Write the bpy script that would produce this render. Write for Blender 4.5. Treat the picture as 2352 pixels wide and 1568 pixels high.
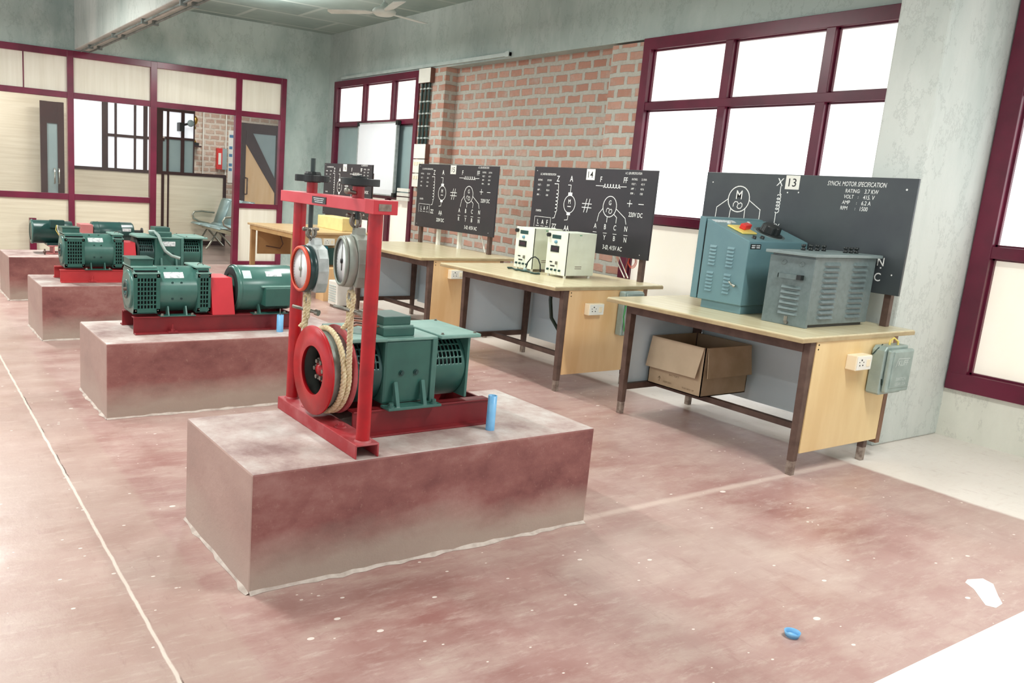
import bpy, math, random
from mathutils import Vector, Matrix
random.seed(7)
for o in list(bpy.data.objects): bpy.data.objects.remove(o)
scn = bpy.context.scene
COL = scn.collection
PI = math.pi

# ------------------------------------------------------------------ camera
W_, H_ = 2352.0, 1568.0
FPX, PX, PY = 1892.91, 930.30, 786.22
ya, pi_, ro = [math.radians(a) for a in (32.445, -11.0811, 3.9106)]
d = Vector((math.sin(ya)*math.cos(pi_), math.cos(ya)*math.cos(pi_), math.sin(pi_)))
r0 = Vector((math.cos(ya), -math.sin(ya), 0)); u0 = r0.cross(d)
R_ = r0*math.cos(ro) + u0*math.sin(ro); U_ = -r0*math.sin(ro) + u0*math.cos(ro)
cam_d = bpy.data.cameras.new('camera'); cam = bpy.data.objects.new('camera', cam_d); COL.objects.link(cam)
M = Matrix((R_, U_, -d)).transposed().to_4x4(); M.translation = Vector((0, 0, 1.45))
cam.matrix_world = M
cam_d.sensor_fit = 'HORIZONTAL'; cam_d.sensor_width = 36.0
cam_d.lens = FPX*36.0/W_
cam_d.shift_x = (W_/2-PX)/W_
cam_d.shift_y = (PY-H_/2)/W_
cam_d.clip_start = 0.05; cam_d.clip_end = 200
scn.camera = cam

# ------------------------------------------------------------------ world, lamps, exposure
w = bpy.data.worlds.new('world'); scn.world = w; w.use_nodes = True
w.node_tree.nodes['Background'].inputs[0].default_value = (0.93, 0.97, 1.0, 1)
w.node_tree.nodes['Background'].inputs[1].default_value = 1.1
vs = scn.view_settings
vs.view_transform = 'Standard'; vs.look = 'None'; vs.gamma = 1; vs.use_curve_mapping = False
vs.exposure = 0.42

def area(name, loc, size, power, rot=(0, 0, 0), color=(1, 0.99, 0.96)):
    l = bpy.data.lights.new(name, 'AREA'); l.shape = 'RECTANGLE'; l.size, l.size_y = size
    l.energy = power; l.color = color
    o = bpy.data.objects.new(name, l); COL.objects.link(o); o.location = loc; o.rotation_euler = rot
    return o
# unseen overhead lights added to brighten the hall
for i, (x, y, p) in enumerate([(-1.4, 1.4, 36), (0.5, 4.2, 54), (-1.4, 6.8, 40), (0.6, 9.2, 74), (3.4, 0.9, 62), (3.6, 5.6, 48), (4.0, 9.6, 60)]):
    area('added_hall_fill', (x, y, 3.15), (0.12, 1.2), p)                       # added fill: light goes down ...
    area('added_hall_fill', (x, y, 3.19), (0.12, 1.2), p*.65, rot=(PI, 0, 0))    # ... and up
# lights added to brighten the office behind the partition
area('added_office_fill', (3.4, 13.6, 3.0), (1.2, 0.2), 30)
area('added_office_fill', (5.6, 16.2, 3.0), (1.2, 0.2), 24)
area('added_office_fill', (1.0, 14.0, 3.0), (1.2, 0.2), 34)

# ------------------------------------------------------------------ helpers
ORG = {}
class MB:
    def __init__(s): s.v = []; s.f = []; s.sm = []; s.xf = None
    def add(s, vs, fs, smooth=False):
        n = len(s.v)
        for p in vs:
            p = Vector(p)
            if s.xf is not None: p = s.xf @ p
            s.v.append(p)
        for f in fs:
            s.f.append([n+i for i in f]); s.sm.append(smooth)
        return s
    def box(s, x0, x1, y0, y1, z0, z1):
        if x0 > x1: x0, x1 = x1, x0
        if y0 > y1: y0, y1 = y1, y0
        if z0 > z1: z0, z1 = z1, z0
        v = [(x, y, z) for z in (z0, z1) for y in (y0, y1) for x in (x0, x1)]
        return s.add(v, [(0, 2, 3, 1), (4, 5, 7, 6), (0, 1, 5, 4), (2, 6, 7, 3), (0, 4, 6, 2), (1, 3, 7, 5)])
    def prism(s, poly, ax, a0, a1):
        """extrude a 2-D polygon along axis ax ('x','y','z')"""
        def P(p, a):
            if ax == 'x': return (a, p[0], p[1])
            if ax == 'y': return (p[0], a, p[1])
            return (p[0], p[1], a)
        n = len(poly)
        area_ = sum(poly[i][0]*poly[(i+1) % n][1]-poly[(i+1) % n][0]*poly[i][1] for i in range(n))
        flip = (area_ < 0) != (ax == 'y')
        if a1 < a0: a0, a1 = a1, a0
        v = [P(p, a0) for p in poly]+[P(p, a1) for p in poly]
        fs = [tuple(range(n-1, -1, -1)), tuple(range(n, 2*n))]+[(i, (i+1) % n, n+(i+1) % n, n+i) for i in range(n)]
        if flip: fs = [tuple(reversed(f)) for f in fs]
        return s.add(v, fs)
    def lathe(s, prof, c, ax='z', n=32, a0=0.0, a1=2*PI, smooth=True):
        """prof: list of (r, h); revolve about axis through c"""
        full = abs(a1-a0-2*PI) < 1e-6
        m = n if full else n+1
        v = []
        for i in range(m):
            a = a0+(a1-a0)*i/n; ca, sa = math.cos(a), math.sin(a)
            for r, h in prof:
                if ax == 'z': v.append((c[0]+r*ca, c[1]+r*sa, c[2]+h))
                elif ax == 'x': v.append((c[0]+h, c[1]+r*ca, c[2]+r*sa))
                else: v.append((c[0]+r*sa, c[1]+h, c[2]+r*ca))
        k = len(prof); fs = []
        for i in range(n):
            j = (i+1) % m
            for q in range(k-1):
                fs.append((i*k+q, j*k+q, j*k+q+1, i*k+q+1))
        return s.add(v, fs, smooth)
    def cyl(s, p0, p1, r, n=20, r2=None, smooth=True):
        p0, p1 = Vector(p0), Vector(p1); r2 = r if r2 is None else r2
        z = (p1-p0).normalized(); t = Vector((1, 0, 0)) if abs(z.x) < .8 else Vector((0, 1, 0))
        a = z.cross(t).normalized(); b = z.cross(a)
        v = []
        for i in range(n):
            q = 2*PI*i/n; e = a*math.cos(q)+b*math.sin(q); v += [p0+e*r, p1+e*r2]
        s.add(v, [(2*i, 2*((i+1) % n), 2*((i+1) % n)+1, 2*i+1) for i in range(n)], smooth)
        s.add([v[2*i] for i in range(n)], [tuple(range(n-1, -1, -1))])
        s.add([v[2*i+1] for i in range(n)], [tuple(range(n))])
        return s
    def tube(s, path, r, n=8, closed=False):
        P = [Vector(p) for p in path]; m = len(P); v = []; up = None
        for i, p in enumerate(P):
            if closed: t = (P[(i+1) % m]-P[i-1]).normalized()
            else: t = (P[min(i+1, m-1)]-P[max(i-1, 0)]).normalized()
            if up is None:
                up = Vector((0, 0, 1)) if abs(t.z) < .9 else Vector((1, 0, 0))
            a = (up-t*up.dot(t)).normalized(); up = a; b = t.cross(a)
            rr = r[i] if isinstance(r, (list, tuple)) else r
            for k in range(n):
                q = 2*PI*k/n; v.append(p+a*math.cos(q)*rr+b*math.sin(q)*rr)
        fs = []
        for i in range(m if closed else m-1):
            j = (i+1) % m
            for k in range(n): fs.append((i*n+k, i*n+(k+1) % n, j*n+(k+1) % n, j*n+k))
        s.add(v, fs, True)
        if not closed:
            s.add(v[:n], [tuple(range(n-1, -1, -1))]); s.add(v[-n:], [tuple(range(n))])
        return s
    def sphere(s, c, r, n=12, sz=1.0):
        pr = [(max(1e-4, r*math.sin(PI*i/n)), -r*sz*math.cos(PI*i/n)) for i in range(n+1)]
        return s.lathe(pr, c, 'z', n*2)
    def make(s, name, mat, parent=None, bevel=0, local=False, solid=0, loc=None, seg=2):
        org = Vector((0, 0, 0))
        if parent is not None and not local: org = ORG[parent.name]
        elif parent is None:
            if loc is not None: org = Vector(loc)
            elif not local and s.v:
                xs = [p.x for p in s.v]; ys = [p.y for p in s.v]; zs = [p.z for p in s.v]
                org = Vector(((min(xs)+max(xs))/2, (min(ys)+max(ys))/2, min(zs)))
        me = bpy.data.meshes.new(name)
        me.from_pydata([p-org for p in s.v], [], s.f)
        me.polygons.foreach_set('use_smooth', s.sm)
        me.materials.append(mat); me.update()
        o = bpy.data.objects.new(name, me); COL.objects.link(o)
        if parent is not None: o.parent = parent
        else: o.location = org
        ORG[o.name] = org
        if solid:
            m = o.modifiers.new('solid', 'SOLIDIFY'); m.thickness = solid; m.offset = 0
        if bevel:
            m = o.modifiers.new('bevel', 'BEVEL'); m.width = bevel; m.segments = seg; m.limit_method = 'ANGLE'; m.angle_limit = math.radians(50)
        return o

def tag(o, label=None, cat=None, group=None, kind=None):
    if label: o['label'] = label
    if cat: o['category'] = cat
    if group: o['group'] = group
    if kind: o['kind'] = kind
    return o
def thing(name, label, cat, loc, group=None, rz=0):
    o = bpy.data.objects.new(name, None); COL.objects.link(o); o.location = loc; o.rotation_euler = (0, 0, rz)
    o.empty_display_size = 0.1
    ORG[o.name] = Vector(loc)
    return tag(o, label, cat, group)
def struct(name, mb, mat, parent=None, **k):
    o = mb.make(name, mat, parent, **k)
    if parent is None: o['kind'] = 'structure'
    return o
def sthing(name, loc=(0, 0, 0)):
    o = bpy.data.objects.new(name, None); COL.objects.link(o); o.location = loc; ORG[o.name] = Vector(loc); o['kind'] = 'structure'
    o.empty_display_size = 0.1
    return o
def kids(o): return [c for c in bpy.data.objects if c.parent == o]
def copy_tree(o, parent=None):
    c = o.copy(); COL.objects.link(c); c.parent = parent
    ORG[c.name] = ORG[o.name].copy()
    for ch in kids(o): copy_tree(ch, c)
    return c

# ------------------------------------------------------------------ materials
def lin(c):
    c = [x/255.0 for x in c]
    return tuple((x/12.92 if x <= .04045 else ((x+.055)/1.055)**2.4) for x in c)+(1,)
def newmat(name):
    m = bpy.data.materials.new(name); m.use_nodes = True
    nt = m.node_tree; b = nt.nodes['Principled BSDF']
    return m, nt, b
def nd(nt, t, **k):
    n = nt.nodes.new(t)
    for a, v in k.items():
        if a in n.inputs: n.inputs[a].default_value = v
        else: setattr(n, a, v)
    return n
def ramp(nt, fac, stops):
    r = nt.nodes.new('ShaderNodeValToRGB'); nt.links.new(fac, r.inputs[0])
    el = r.color_ramp.elements
    while len(el) < len(stops): el.new(0.5)
    for e, (p, c) in zip(el, stops): e.position = p; e.color = c
    return r.outputs[0]
def noise(nt, co, scale, detail=4, rough=.55):
    n = nd(nt, 'ShaderNodeTexNoise'); n.inputs['Scale'].default_value = scale; n.inputs['Detail'].default_value = detail
    n.inputs['Roughness'].default_value = rough
    nt.links.new(co, n.inputs['Vector']); return n.outputs['Fac']
def mixc(nt, f, a, b):
    n = nt.nodes.new('ShaderNodeMix'); n.data_type = 'RGBA'
    for i, s in ((0, f), (6, a), (7, b)):
        if hasattr(s, 'node'): nt.links.new(s, n.inputs[i])
        else: n.inputs[i].default_value = s
    return n.outputs[2]
def math_(nt, op, a, b=0.0, clamp=False):
    n = nt.nodes.new('ShaderNodeMath'); n.operation = op; n.use_clamp = clamp
    for i, s in ((0, a), (1, b)):
        if hasattr(s, 'node'): nt.links.new(s, n.inputs[i])
        else: n.inputs[i].default_value = s
    return n.outputs[0]
def coords(nt, world=False, scale=None, rot=None):
    if world: o = nt.nodes.new('ShaderNodeNewGeometry').outputs['Position']
    else: o = nt.nodes.new('ShaderNodeTexCoord').outputs['Object']
    if scale or rot:
        mp = nt.nodes.new('ShaderNodeMapping'); nt.links.new(o, mp.inputs[0])
        if scale: mp.inputs['Scale'].default_value = scale
        if rot: mp.inputs['Rotation'].default_value = rot
        o = mp.outputs[0]
    return o
def bump(nt, b, h, strength=.3, dist=.01):
    n = nt.nodes.new('ShaderNodeBump'); n.inputs['Strength'].default_value = strength; n.inputs['Distance'].default_value = dist
    nt.links.new(h, n.inputs['Height']); nt.links.new(n.outputs[0], b.inputs['Normal'])
def simple(name, c, rough=.5, metal=0.0, c2=None, scale=6, lo=.4, hi=.65, bmp=0, bscale=60, emit=0, stretch=None, spec=None):
    m, nt, b = newmat(name)
    b.inputs['Roughness'].default_value = rough; b.inputs['Metallic'].default_value = metal
    if spec is not None: b.inputs['Specular IOR Level'].default_value = spec
    co = coords(nt, scale=stretch)
    if c2 is None: c2 = tuple(max(0, int(x*.93)) for x in c)
    col = ramp(nt, noise(nt, co, scale), [(lo, lin(c)), (hi, lin(c2))])
    nt.links.new(col, b.inputs['Base Color'])
    if bmp: bump(nt, b, noise(nt, co, bscale, 3), bmp, .003)
    if emit:
        nt.links.new(col, b.inputs['Emission Color']); b.inputs['Emission Strength'].default_value = emit
    return m

def concrete(name, a, bcol, c3, sc=1.2, streak=(1, 1, .5)):
    m, nt, b = newmat(name); co = coords(nt, True)
    c1 = ramp(nt, noise(nt, coords(nt, True, streak), sc, 6, .6), [(.34, lin(bcol)), (.6, lin(a))])
    f = ramp(nt, noise(nt, coords(nt, True, (1, 1, .35)), 3.1, 7, .7), [(.52, (0, 0, 0, 1)), (.74, (1, 1, 1, 1))])
    col = mixc(nt, math_(nt, 'MULTIPLY', f, .55), c1, lin(c3))
    f2 = ramp(nt, noise(nt, co, 22, 5, .7), [(.62, (0, 0, 0, 1)), (.75, (1, 1, 1, 1))])
    col = mixc(nt, math_(nt, 'MULTIPLY', f2, .3), col, lin(bcol))
    nt.links.new(col, b.inputs['Base Color']); b.inputs['Roughness'].default_value = .85
    fz = ramp(nt, noise(nt, coords(nt, True, (1, 1, .6)), 1.9, 9, .75), [(.485, (0, 0, 0, 1)), (.5, (1, 1, 1, 1)), (.515, (0, 0, 0, 1))])
    col2 = mixc(nt, math_(nt, 'MULTIPLY', fz, .28), col, lin(tuple(int(q*.72) for q in bcol)))
    nt.links.new(col2, b.inputs['Base Color'])
    bump(nt, b, noise(nt, co, 18, 6, .7), .25, .01)
    return m
M_conc = concrete('concrete', (188, 202, 196), (148, 166, 161), (208, 216, 212))
M_conc_beam = concrete('concrete_beam', (184, 196, 191), (156, 170, 166), (202, 210, 206), .8)
M_conc_col = concrete('concrete_column', (212, 216, 210), (186, 195, 189), (224, 227, 222), 1.5, (1, 1, .25))
M_conc_pale = concrete('concrete_pale', (226, 224, 212), (206, 204, 192), (232, 230, 220), 1.5)

def ceil_mat():
    m, nt, b = newmat('ceiling_concrete'); co = coords(nt, True)
    br = nt.nodes.new('ShaderNodeTexBrick'); nt.links.new(co, br.inputs['Vector'])
    br.offset = .5; br.inputs['Scale'].default_value = 1; br.inputs['Brick Width'].default_value = 1.25; br.inputs['Row Height'].default_value = .8
    br.inputs['Mortar Size'].default_value = .045; br.inputs['Mortar Smooth'].default_value = .6; br.inputs['Bias'].default_value = 0
    br.inputs['Color1'].default_value = lin((120, 140, 136)); br.inputs['Color2'].default_value = lin((150, 168, 162)); br.inputs['Mortar'].default_value = lin((172, 186, 180))
    col = mixc(nt, ramp(nt, noise(nt, co, 1.6, 6, .6), [(.4, (0, 0, 0, 1)), (.7, (.6, .6, .6, 1))]), br.outputs['Color'], lin((160, 176, 170)))
    nt.links.new(col, b.inputs['Base Color']); b.inputs['Roughness'].default_value = .9
    return m
M_ceil = ceil_mat()

def floor_mat():
    m, nt, b = newmat('red_oxide_floor'); co = coords(nt, True)
    sep = nt.nodes.new('ShaderNodeSeparateXYZ'); nt.links.new(co, sep.inputs[0]); X, Y = sep.outputs[0], sep.outputs[1]
    base = ramp(nt, noise(nt, co, .75, 6, .6), [(.33, lin((150, 104, 98))), (.47, lin((174, 138, 131))), (.62, lin((188, 161, 153)))])
    st = ramp(nt, noise(nt, coords(nt, True, (1.0, 3.2, 1), (0, 0, .5)), 2.3, 8, .72), [(.45, (0, 0, 0, 1)), (.72, (1, 1, 1, 1))])
    base = mixc(nt, math_(nt, 'MULTIPLY', st, .55), base, lin((206, 186, 174)))
    dk = ramp(nt, noise(nt, coords(nt, True, (3.0, 1.0, 1), (0, 0, .3)), 2.9, 7, .7), [(.54, (0, 0, 0, 1)), (.75, (1, 1, 1, 1))])
    base = mixc(nt, math_(nt, 'MULTIPLY', dk, .4), base, lin((154, 108, 104)))
    # passage groove strip is a different pour; strip beside the windows is much paler
    def edge(v, e, wdt): # 1 when v>e
        q = math_(nt, 'SUBTRACT', v, e); return math_(nt, 'MULTIPLY', q, 1.0/wdt, True)
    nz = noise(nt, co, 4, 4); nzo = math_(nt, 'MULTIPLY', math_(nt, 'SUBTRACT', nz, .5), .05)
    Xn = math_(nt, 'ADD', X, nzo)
    left = math_(nt, 'SUBTRACT', 1.0, edge(Xn, .87, .03))
    base = mixc(nt, math_(nt, 'MULTIPLY', left, .5), base, lin((182, 156, 144)))
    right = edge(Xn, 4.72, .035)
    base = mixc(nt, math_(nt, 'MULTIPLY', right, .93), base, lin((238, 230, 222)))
    # cast joints
    def line(v, c, hw, soft):
        a = math_(nt, 'ABSOLUTE', math_(nt, 'SUBTRACT', v, c))
        return math_(nt, 'MULTIPLY', math_(nt, 'SUBTRACT', hw+soft, a), 1.0/soft, True)
    wig = math_(nt, 'MULTIPLY', math_(nt, 'SUBTRACT', noise(nt, co, 9, 3), .5), .012)
    j1 = line(math_(nt, 'ADD', X, wig), .652, .004, .004)
    base = mixc(nt, math_(nt, 'MULTIPLY', j1, .85), base, lin((232, 216, 204)))
    jd = math_(nt, 'MULTIPLY', line(math_(nt, 'ADD', X, wig), .66, .0015, .002), ramp(nt, noise(nt, co, 2.2, 3), [(.5, (0, 0, 0, 1)), (.56, (1, 1, 1, 1))]))
    base = mixc(nt, jd, base, lin((96, 74, 66)))
    inx = math_(nt, 'MULTIPLY', edge(X, 2.55, .05), math_(nt, 'SUBTRACT', 1.0, edge(X, 4.75, .05)))
    j2 = math_(nt, 'MULTIPLY', line(math_(nt, 'ADD', Y, wig), 2.52, .010, .022), inx)
    base = mixc(nt, math_(nt, 'MULTIPLY', j2, .5), base, lin((222, 202, 190)))
    # specks of plaster and paint
    for sc, th, thr in ((9, .15, .66), (17, .17, .6), (5, .12, .55)):
        vo = nt.nodes.new('ShaderNodeTexVoronoi'); vo.inputs['Scale'].default_value = sc; nt.links.new(coords(nt, True, (1, 1.6, 1)), vo.inputs['Vector'])
        s2 = nt.nodes.new('ShaderNodeSeparateColor'); nt.links.new(vo.outputs['Color'], s2.inputs[0])
        rr = math_(nt, 'MULTIPLY', s2.outputs[1], th)
        ok = math_(nt, 'GREATER_THAN', s2.outputs[0], thr)
        sp = math_(nt, 'MULTIPLY', math_(nt, 'LESS_THAN', math_(nt, 'ADD', vo.outputs['Distance'], math_(nt, 'MULTIPLY', nz, .05)), rr), ok)
        base = mixc(nt, math_(nt, 'MULTIPLY', sp, .9), base, lin((238, 226, 218)))
    sc1 = ramp(nt, noise(nt, coords(nt, True, (2.2, 9, 1), (0, 0, .62)), 3.2, 9, .78), [(.53, (0, 0, 0, 1)), (.68, (1, 1, 1, 1))])
    base = mixc(nt, math_(nt, 'MULTIPLY', sc1, .42), base, lin((214, 196, 186)))
    sc2 = ramp(nt, noise(nt, coords(nt, True, (7, 2, 1), (0, 0, .2)), 3.7, 9, .78), [(.56, (0, 0, 0, 1)), (.70, (1, 1, 1, 1))])
    base = mixc(nt, math_(nt, 'MULTIPLY', sc2, .35), base, lin((140, 100, 94)))
    nt.links.new(base, b.inputs['Base Color'])
    rg = ramp(nt, noise(nt, co, 3, 5), [(.35, (.28, .28, .28, 1)), (.7, (.5, .5, .5, 1))]); nt.links.new(rg, b.inputs['Roughness'])
    bump(nt, b, noise(nt, co, 14, 6, .7), .12, .01)
    return m
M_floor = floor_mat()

def plinth_mat():
    m, nt, b = newmat('plinth_red_oxide'); co = coords(nt, True)
    g = nt.nodes.new('ShaderNodeNewGeometry'); sn = nt.nodes.new('ShaderNodeSeparateXYZ'); nt.links.new(g.outputs['True Normal'], sn.inputs[0])
    sep = nt.nodes.new('ShaderNodeSeparateXYZ'); nt.links.new(co, sep.inputs[0]); Z = sep.outputs[2]
    base = ramp(nt, noise(nt, coords(nt, True, (1, 1, 1.6)), 2.2, 8, .66), [(.36, lin((118, 68, 66))), (.5, lin((144, 92, 87))), (.66, lin((168, 124, 117)))])
    sp = ramp(nt, noise(nt, co, 46, 5, .75), [(.6, (0, 0, 0, 1)), (.72, (1, 1, 1, 1))])
    base = mixc(nt, math_(nt, 'MULTIPLY', sp, .35), base, lin((196, 160, 146)))
    # splashed cement along the foot of the block
    zz = math_(nt, 'ADD', Z, math_(nt, 'MULTIPLY', math_(nt, 'SUBTRACT', noise(nt, coords(nt, True, (1, 1, 2)), 2.6, 5), .5), .22))
    foot = ramp(nt, zz, [(.06, (1, 1, 1, 1)), (.21, (0, 0, 0, 1))])
    base = mixc(nt, math_(nt, 'MULTIPLY', foot, .8), base, lin((178, 164, 150)))
    # end towards the passage: light from the left painted in as a paler tone
    wx = math_(nt, 'LESS_THAN', sn.outputs[0], -.7)
    base = mixc(nt, math_(nt, 'MULTIPLY', wx, .6), base, lin((196, 172, 160)))
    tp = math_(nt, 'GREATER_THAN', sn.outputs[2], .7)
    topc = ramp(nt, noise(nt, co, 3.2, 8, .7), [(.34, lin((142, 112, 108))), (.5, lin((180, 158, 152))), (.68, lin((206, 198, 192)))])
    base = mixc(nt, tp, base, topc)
    nt.links.new(base, b.inputs['Base Color']); b.inputs['Roughness'].default_value = .62
    bump(nt, b, noise(nt, co, 30, 7, .75), .35, .006)
    return m
M_plinth = plinth_mat()

def brick_mat(name, rot, dull=False, dx=0):
    m, nt, b = newmat(name)
    g = nt.nodes.new('ShaderNodeNewGeometry'); sep = nt.nodes.new('ShaderNodeSeparateXYZ'); nt.links.new(g.outputs['Position'], sep.inputs[0])
    cmb = nt.nodes.new('ShaderNodeCombineXYZ')
    nz = math_(nt, 'MULTIPLY', math_(nt, 'SUBTRACT', noise(nt, g.outputs['Position'], 6, 4), .5), .035)
    nz2 = math_(nt, 'MULTIPLY', math_(nt, 'SUBTRACT', noise(nt, g.outputs['Position'], 9, 4), .5), .03)
    nt.links.new(math_(nt, 'ADD', math_(nt, 'ADD', sep.outputs[1 if rot == 'x' else 0], dx), nz2), cmb.inputs[0])
    nt.links.new(math_(nt, 'ADD', sep.outputs[2], nz), cmb.inputs[1])
    br = nt.nodes.new('ShaderNodeTexBrick'); nt.links.new(cmb.outputs[0], br.inputs['Vector'])
    br.inputs['Scale'].default_value = 1; br.inputs['Brick Width'].default_value = .222; br.inputs['Row Height'].default_value = .112
    br.inputs['Mortar Size'].default_value = .026; br.inputs['Mortar Smooth'].default_value = .35; br.inputs['Bias'].default_value = 0
    if dull: A, B, C = (188, 158, 142), (204, 178, 160), (214, 204, 190)
    else: A, B, C = (178, 128, 110), (198, 154, 136), (186, 185, 175)
    br.inputs['Color1'].default_value = lin(A); br.inputs['Color2'].default_value = lin(B); br.inputs['Mortar'].default_value = lin(C)
    f = ramp(nt, noise(nt, g.outputs['Position'], 3, 6, .7), [(.5, (0, 0, 0, 1)), (.78, (.75, .75, .75, 1))])
    col = mixc(nt, f, br.outputs['Color'], lin(C))
    f = ramp(nt, noise(nt, g.outputs['Position'], 25, 5, .7), [(.45, (0, 0, 0, 1)), (.8, (.5, .5, .5, 1))])
    col = mixc(nt, f, col, lin((150, 128, 112)))
    nt.links.new(col, b.inputs['Base Color']); b.inputs['Roughness'].default_value = .9
    bump(nt, b, math_(nt, 'ADD', math_(nt, 'MULTIPLY', br.outputs['Fac'], -1.0), math_(nt, 'MULTIPLY', noise(nt, g.outputs['Position'], 30, 5), .4)), .6, .012)
    return m
M_brick = brick_mat('brick_wall', 'x'); M_brick_y = brick_mat('brick_return', 'y'); M_brick_far = brick_mat('brick_office', 'y', True)

def lam_mat(name, a, b_, sc=(1, 1, 1), glow=0):
    m, nt, b = newmat(name)
    col = ramp(nt, noise(nt, coords(nt, True, sc), 3, 6, .6), [(.35, lin(a)), (.65, lin(b_))])
    nt.links.new(col, b.inputs['Base Color']); b.inputs['Roughness'].default_value = .45
    if glow:
        nt.links.new(col, b.inputs['Emission Color']); b.inputs['Emission Strength'].default_value = glow
    return m
M_lam = lam_mat('cream_laminate', (240, 235, 220), (231, 225, 208), (7, 1, .35))
M_lam_h = lam_mat('cream_laminate_grain', (230, 222, 200), (216, 206, 182), (.4, 1, 9))
M_lam_w = lam_mat('cream_laminate_window', (243, 236, 222), (236, 228, 212), (1, .5, .5), .32)  # glow added to stand for daylight through the panels
M_maroon = simple('maroon_paint', (118, 26, 58), .28, c2=(98, 22, 48), scale=3)
M_maroon_b = simple('maroon_paint_window', (104, 26, 52), .3, c2=(84, 22, 44), scale=3)
M_brownfr = simple('dark_brown_frame', (62, 38, 36), .4)
M_frost = simple('frosted_pane_lit', (244, 246, 246), .35, c2=(238, 242, 243), scale=1, emit=1.3)
M_frost_up = simple('upper_pane_lit', (240, 241, 236), .35, c2=(233, 235, 229), scale=1, emit=.7)
M_frost_dim = simple('frosted_pane_dim', (152, 172, 172), .3, c2=(142, 163, 164), scale=2)
M_frost_off = simple('office_window_lit', (242, 246, 250), .35, c2=(236, 242, 248), scale=1, emit=.45)
def glass_mat():
    m, nt, b = newmat('clear_glass')
    b.inputs['Base Color'].default_value = (.3, .32, .32, 1); b.inputs['Roughness'].default_value = .02
    b.inputs['Alpha'].default_value = .05; b.inputs['IOR'].default_value = 1.45
    b.inputs['Roughness'].default_value = .05
    return m
M_glass = glass_mat()
M_red = simple('red_enamel', (182, 20, 30), .33, c2=(160, 18, 28), scale=12, bmp=.05)
M_red_dusty = simple('red_enamel_dusty', (160, 38, 46), .5, c2=(182, 100, 102), scale=9, lo=.42, hi=.75, bmp=.1)
M_rail = simple('rail_red', (130, 28, 34), .45, c2=(110, 24, 30), scale=5)
M_rail_far = simple('rail_bright_red', (188, 52, 54), .5, c2=(170, 44, 48), scale=5)
M_guard = simple('guard_red', (206, 42, 54), .4, c2=(196, 36, 48), scale=4)
M_pink = simple('guard_faded', (196, 120, 118), .6)
M_green = simple('machine_green', (50, 96, 86), .33, c2=(43, 86, 78), scale=7)
M_green_l = simple('machine_green_light', (72, 114, 105), .26, c2=(62, 103, 95), scale=6)
M_green_top = simple('machine_green_dusty_cover', (124, 160, 150), .45, c2=(106, 146, 136), scale=8)
M_green_d = simple('machine_dark_green', (36, 72, 68), .3, c2=(30, 60, 58), scale=6)
M_black = simple('black_iron', (28, 32, 32), .45)
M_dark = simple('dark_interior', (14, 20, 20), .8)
M_steel = simple('worn_steel', (150, 146, 136), .38, .7, c2=(112, 108, 100), scale=30)
M_castgrey = simple('drum_grey', (150, 160, 154), .4, .2, c2=(120, 128, 122), scale=8)
M_ironin = simple('cast_iron_inside', (126, 114, 108), .5, .2, c2=(70, 58, 56), scale=14)
M_plate = simple('metal_plate', (226, 230, 230), .3, .1, c2=(180, 186, 188), scale=60, lo=.5, hi=.62)
M_plate_blk = simple('black_name_plate', (30, 34, 34), .35)
M_white = simple('white_plastic', (240, 238, 228), .35, c2=(232, 230, 220))
M_ivory = simple('ivory_plastic', (246, 232, 204), .35, c2=(240, 226, 196))
M_dialw = simple('dial_white', (240, 244, 244), .2)
M_grey_g = simple('gauge_grey', (150, 156, 146), .42, .1, c2=(130, 138, 128), scale=9)
M_silver_g = simple('gauge_silver', (184, 190, 188), .4, .2, c2=(160, 166, 164), scale=20)
M_orange = simple('orange_rim', (222, 84, 58), .4)
M_ringd = simple('dark_ring', (36, 62, 62), .25)
M_bluepipe = simple('blue_pvc', (124, 184, 226), .4, c2=(104, 168, 216), scale=14)
M_wood_top = simple('tabletop_laminate', (216, 203, 168), .25, c2=(206, 192, 156), scale=4, stretch=(6, .6, 1))
M_wood_edge = simple('tabletop_edge', (180, 160, 122), .5, c2=(160, 138, 102), scale=6)
M_brown = simple('brown_painted_steel', (98, 76, 66), .55, c2=(74, 54, 46), scale=14, lo=.35, hi=.7)
M_foot = simple('worn_foot', (150, 136, 124), .7, c2=(110, 92, 82), scale=30)
M_yellow = simple('yellow_ply', (232, 204, 152), .4, c2=(222, 190, 136), scale=2, stretch=(3, 3, .5))
M_peach = simple('peach_ply', (238, 200, 150), .4, c2=(228, 184, 130), scale=2, stretch=(3, 3, .5))
M_blue = simple('pale_blue_board', (216, 234, 242), .4, c2=(208, 228, 237), scale=2)
M_board = simple('black_board', (46, 42, 47), .4, c2=(38, 38, 43), scale=3)
M_board13 = simple('charcoal_board', (64, 70, 72), .35, c2=(52, 56, 62), scale=2)
M_paint = simple('white_paint', (244, 244, 240), .5, c2=(220, 222, 220), scale=80)
M_ink = simple('black_ink', (24, 24, 26), .5)
M_cardbd = simple('cardboard', (180, 158, 130), .75, c2=(166, 144, 114), scale=5)
M_cardbd_in = simple('cardboard_inside', (110, 96, 80), .8)
M_tealbox = simple('teal_enamel', (104, 138, 144), .33, c2=(96, 130, 138), scale=4)
M_greybox = simple('grey_hammer_enamel', (104, 118, 118), .3, c2=(94, 108, 108), scale=30)
M_greybox_t = simple('grey_enamel_lid', (128, 142, 142), .35, c2=(116, 130, 130), scale=10)
M_creambox = simple('cream_enamel', (232, 236, 220), .4, c2=(222, 226, 208), scale=6)
M_switch = simple('switch_grey_green', (158, 174, 168), .35, .15, c2=(142, 158, 152), scale=10)
M_yel = simple('yellow_plastic', (232, 208, 110), .4)
M_redp = simple('red_plastic', (222, 50, 44), .35)
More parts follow.
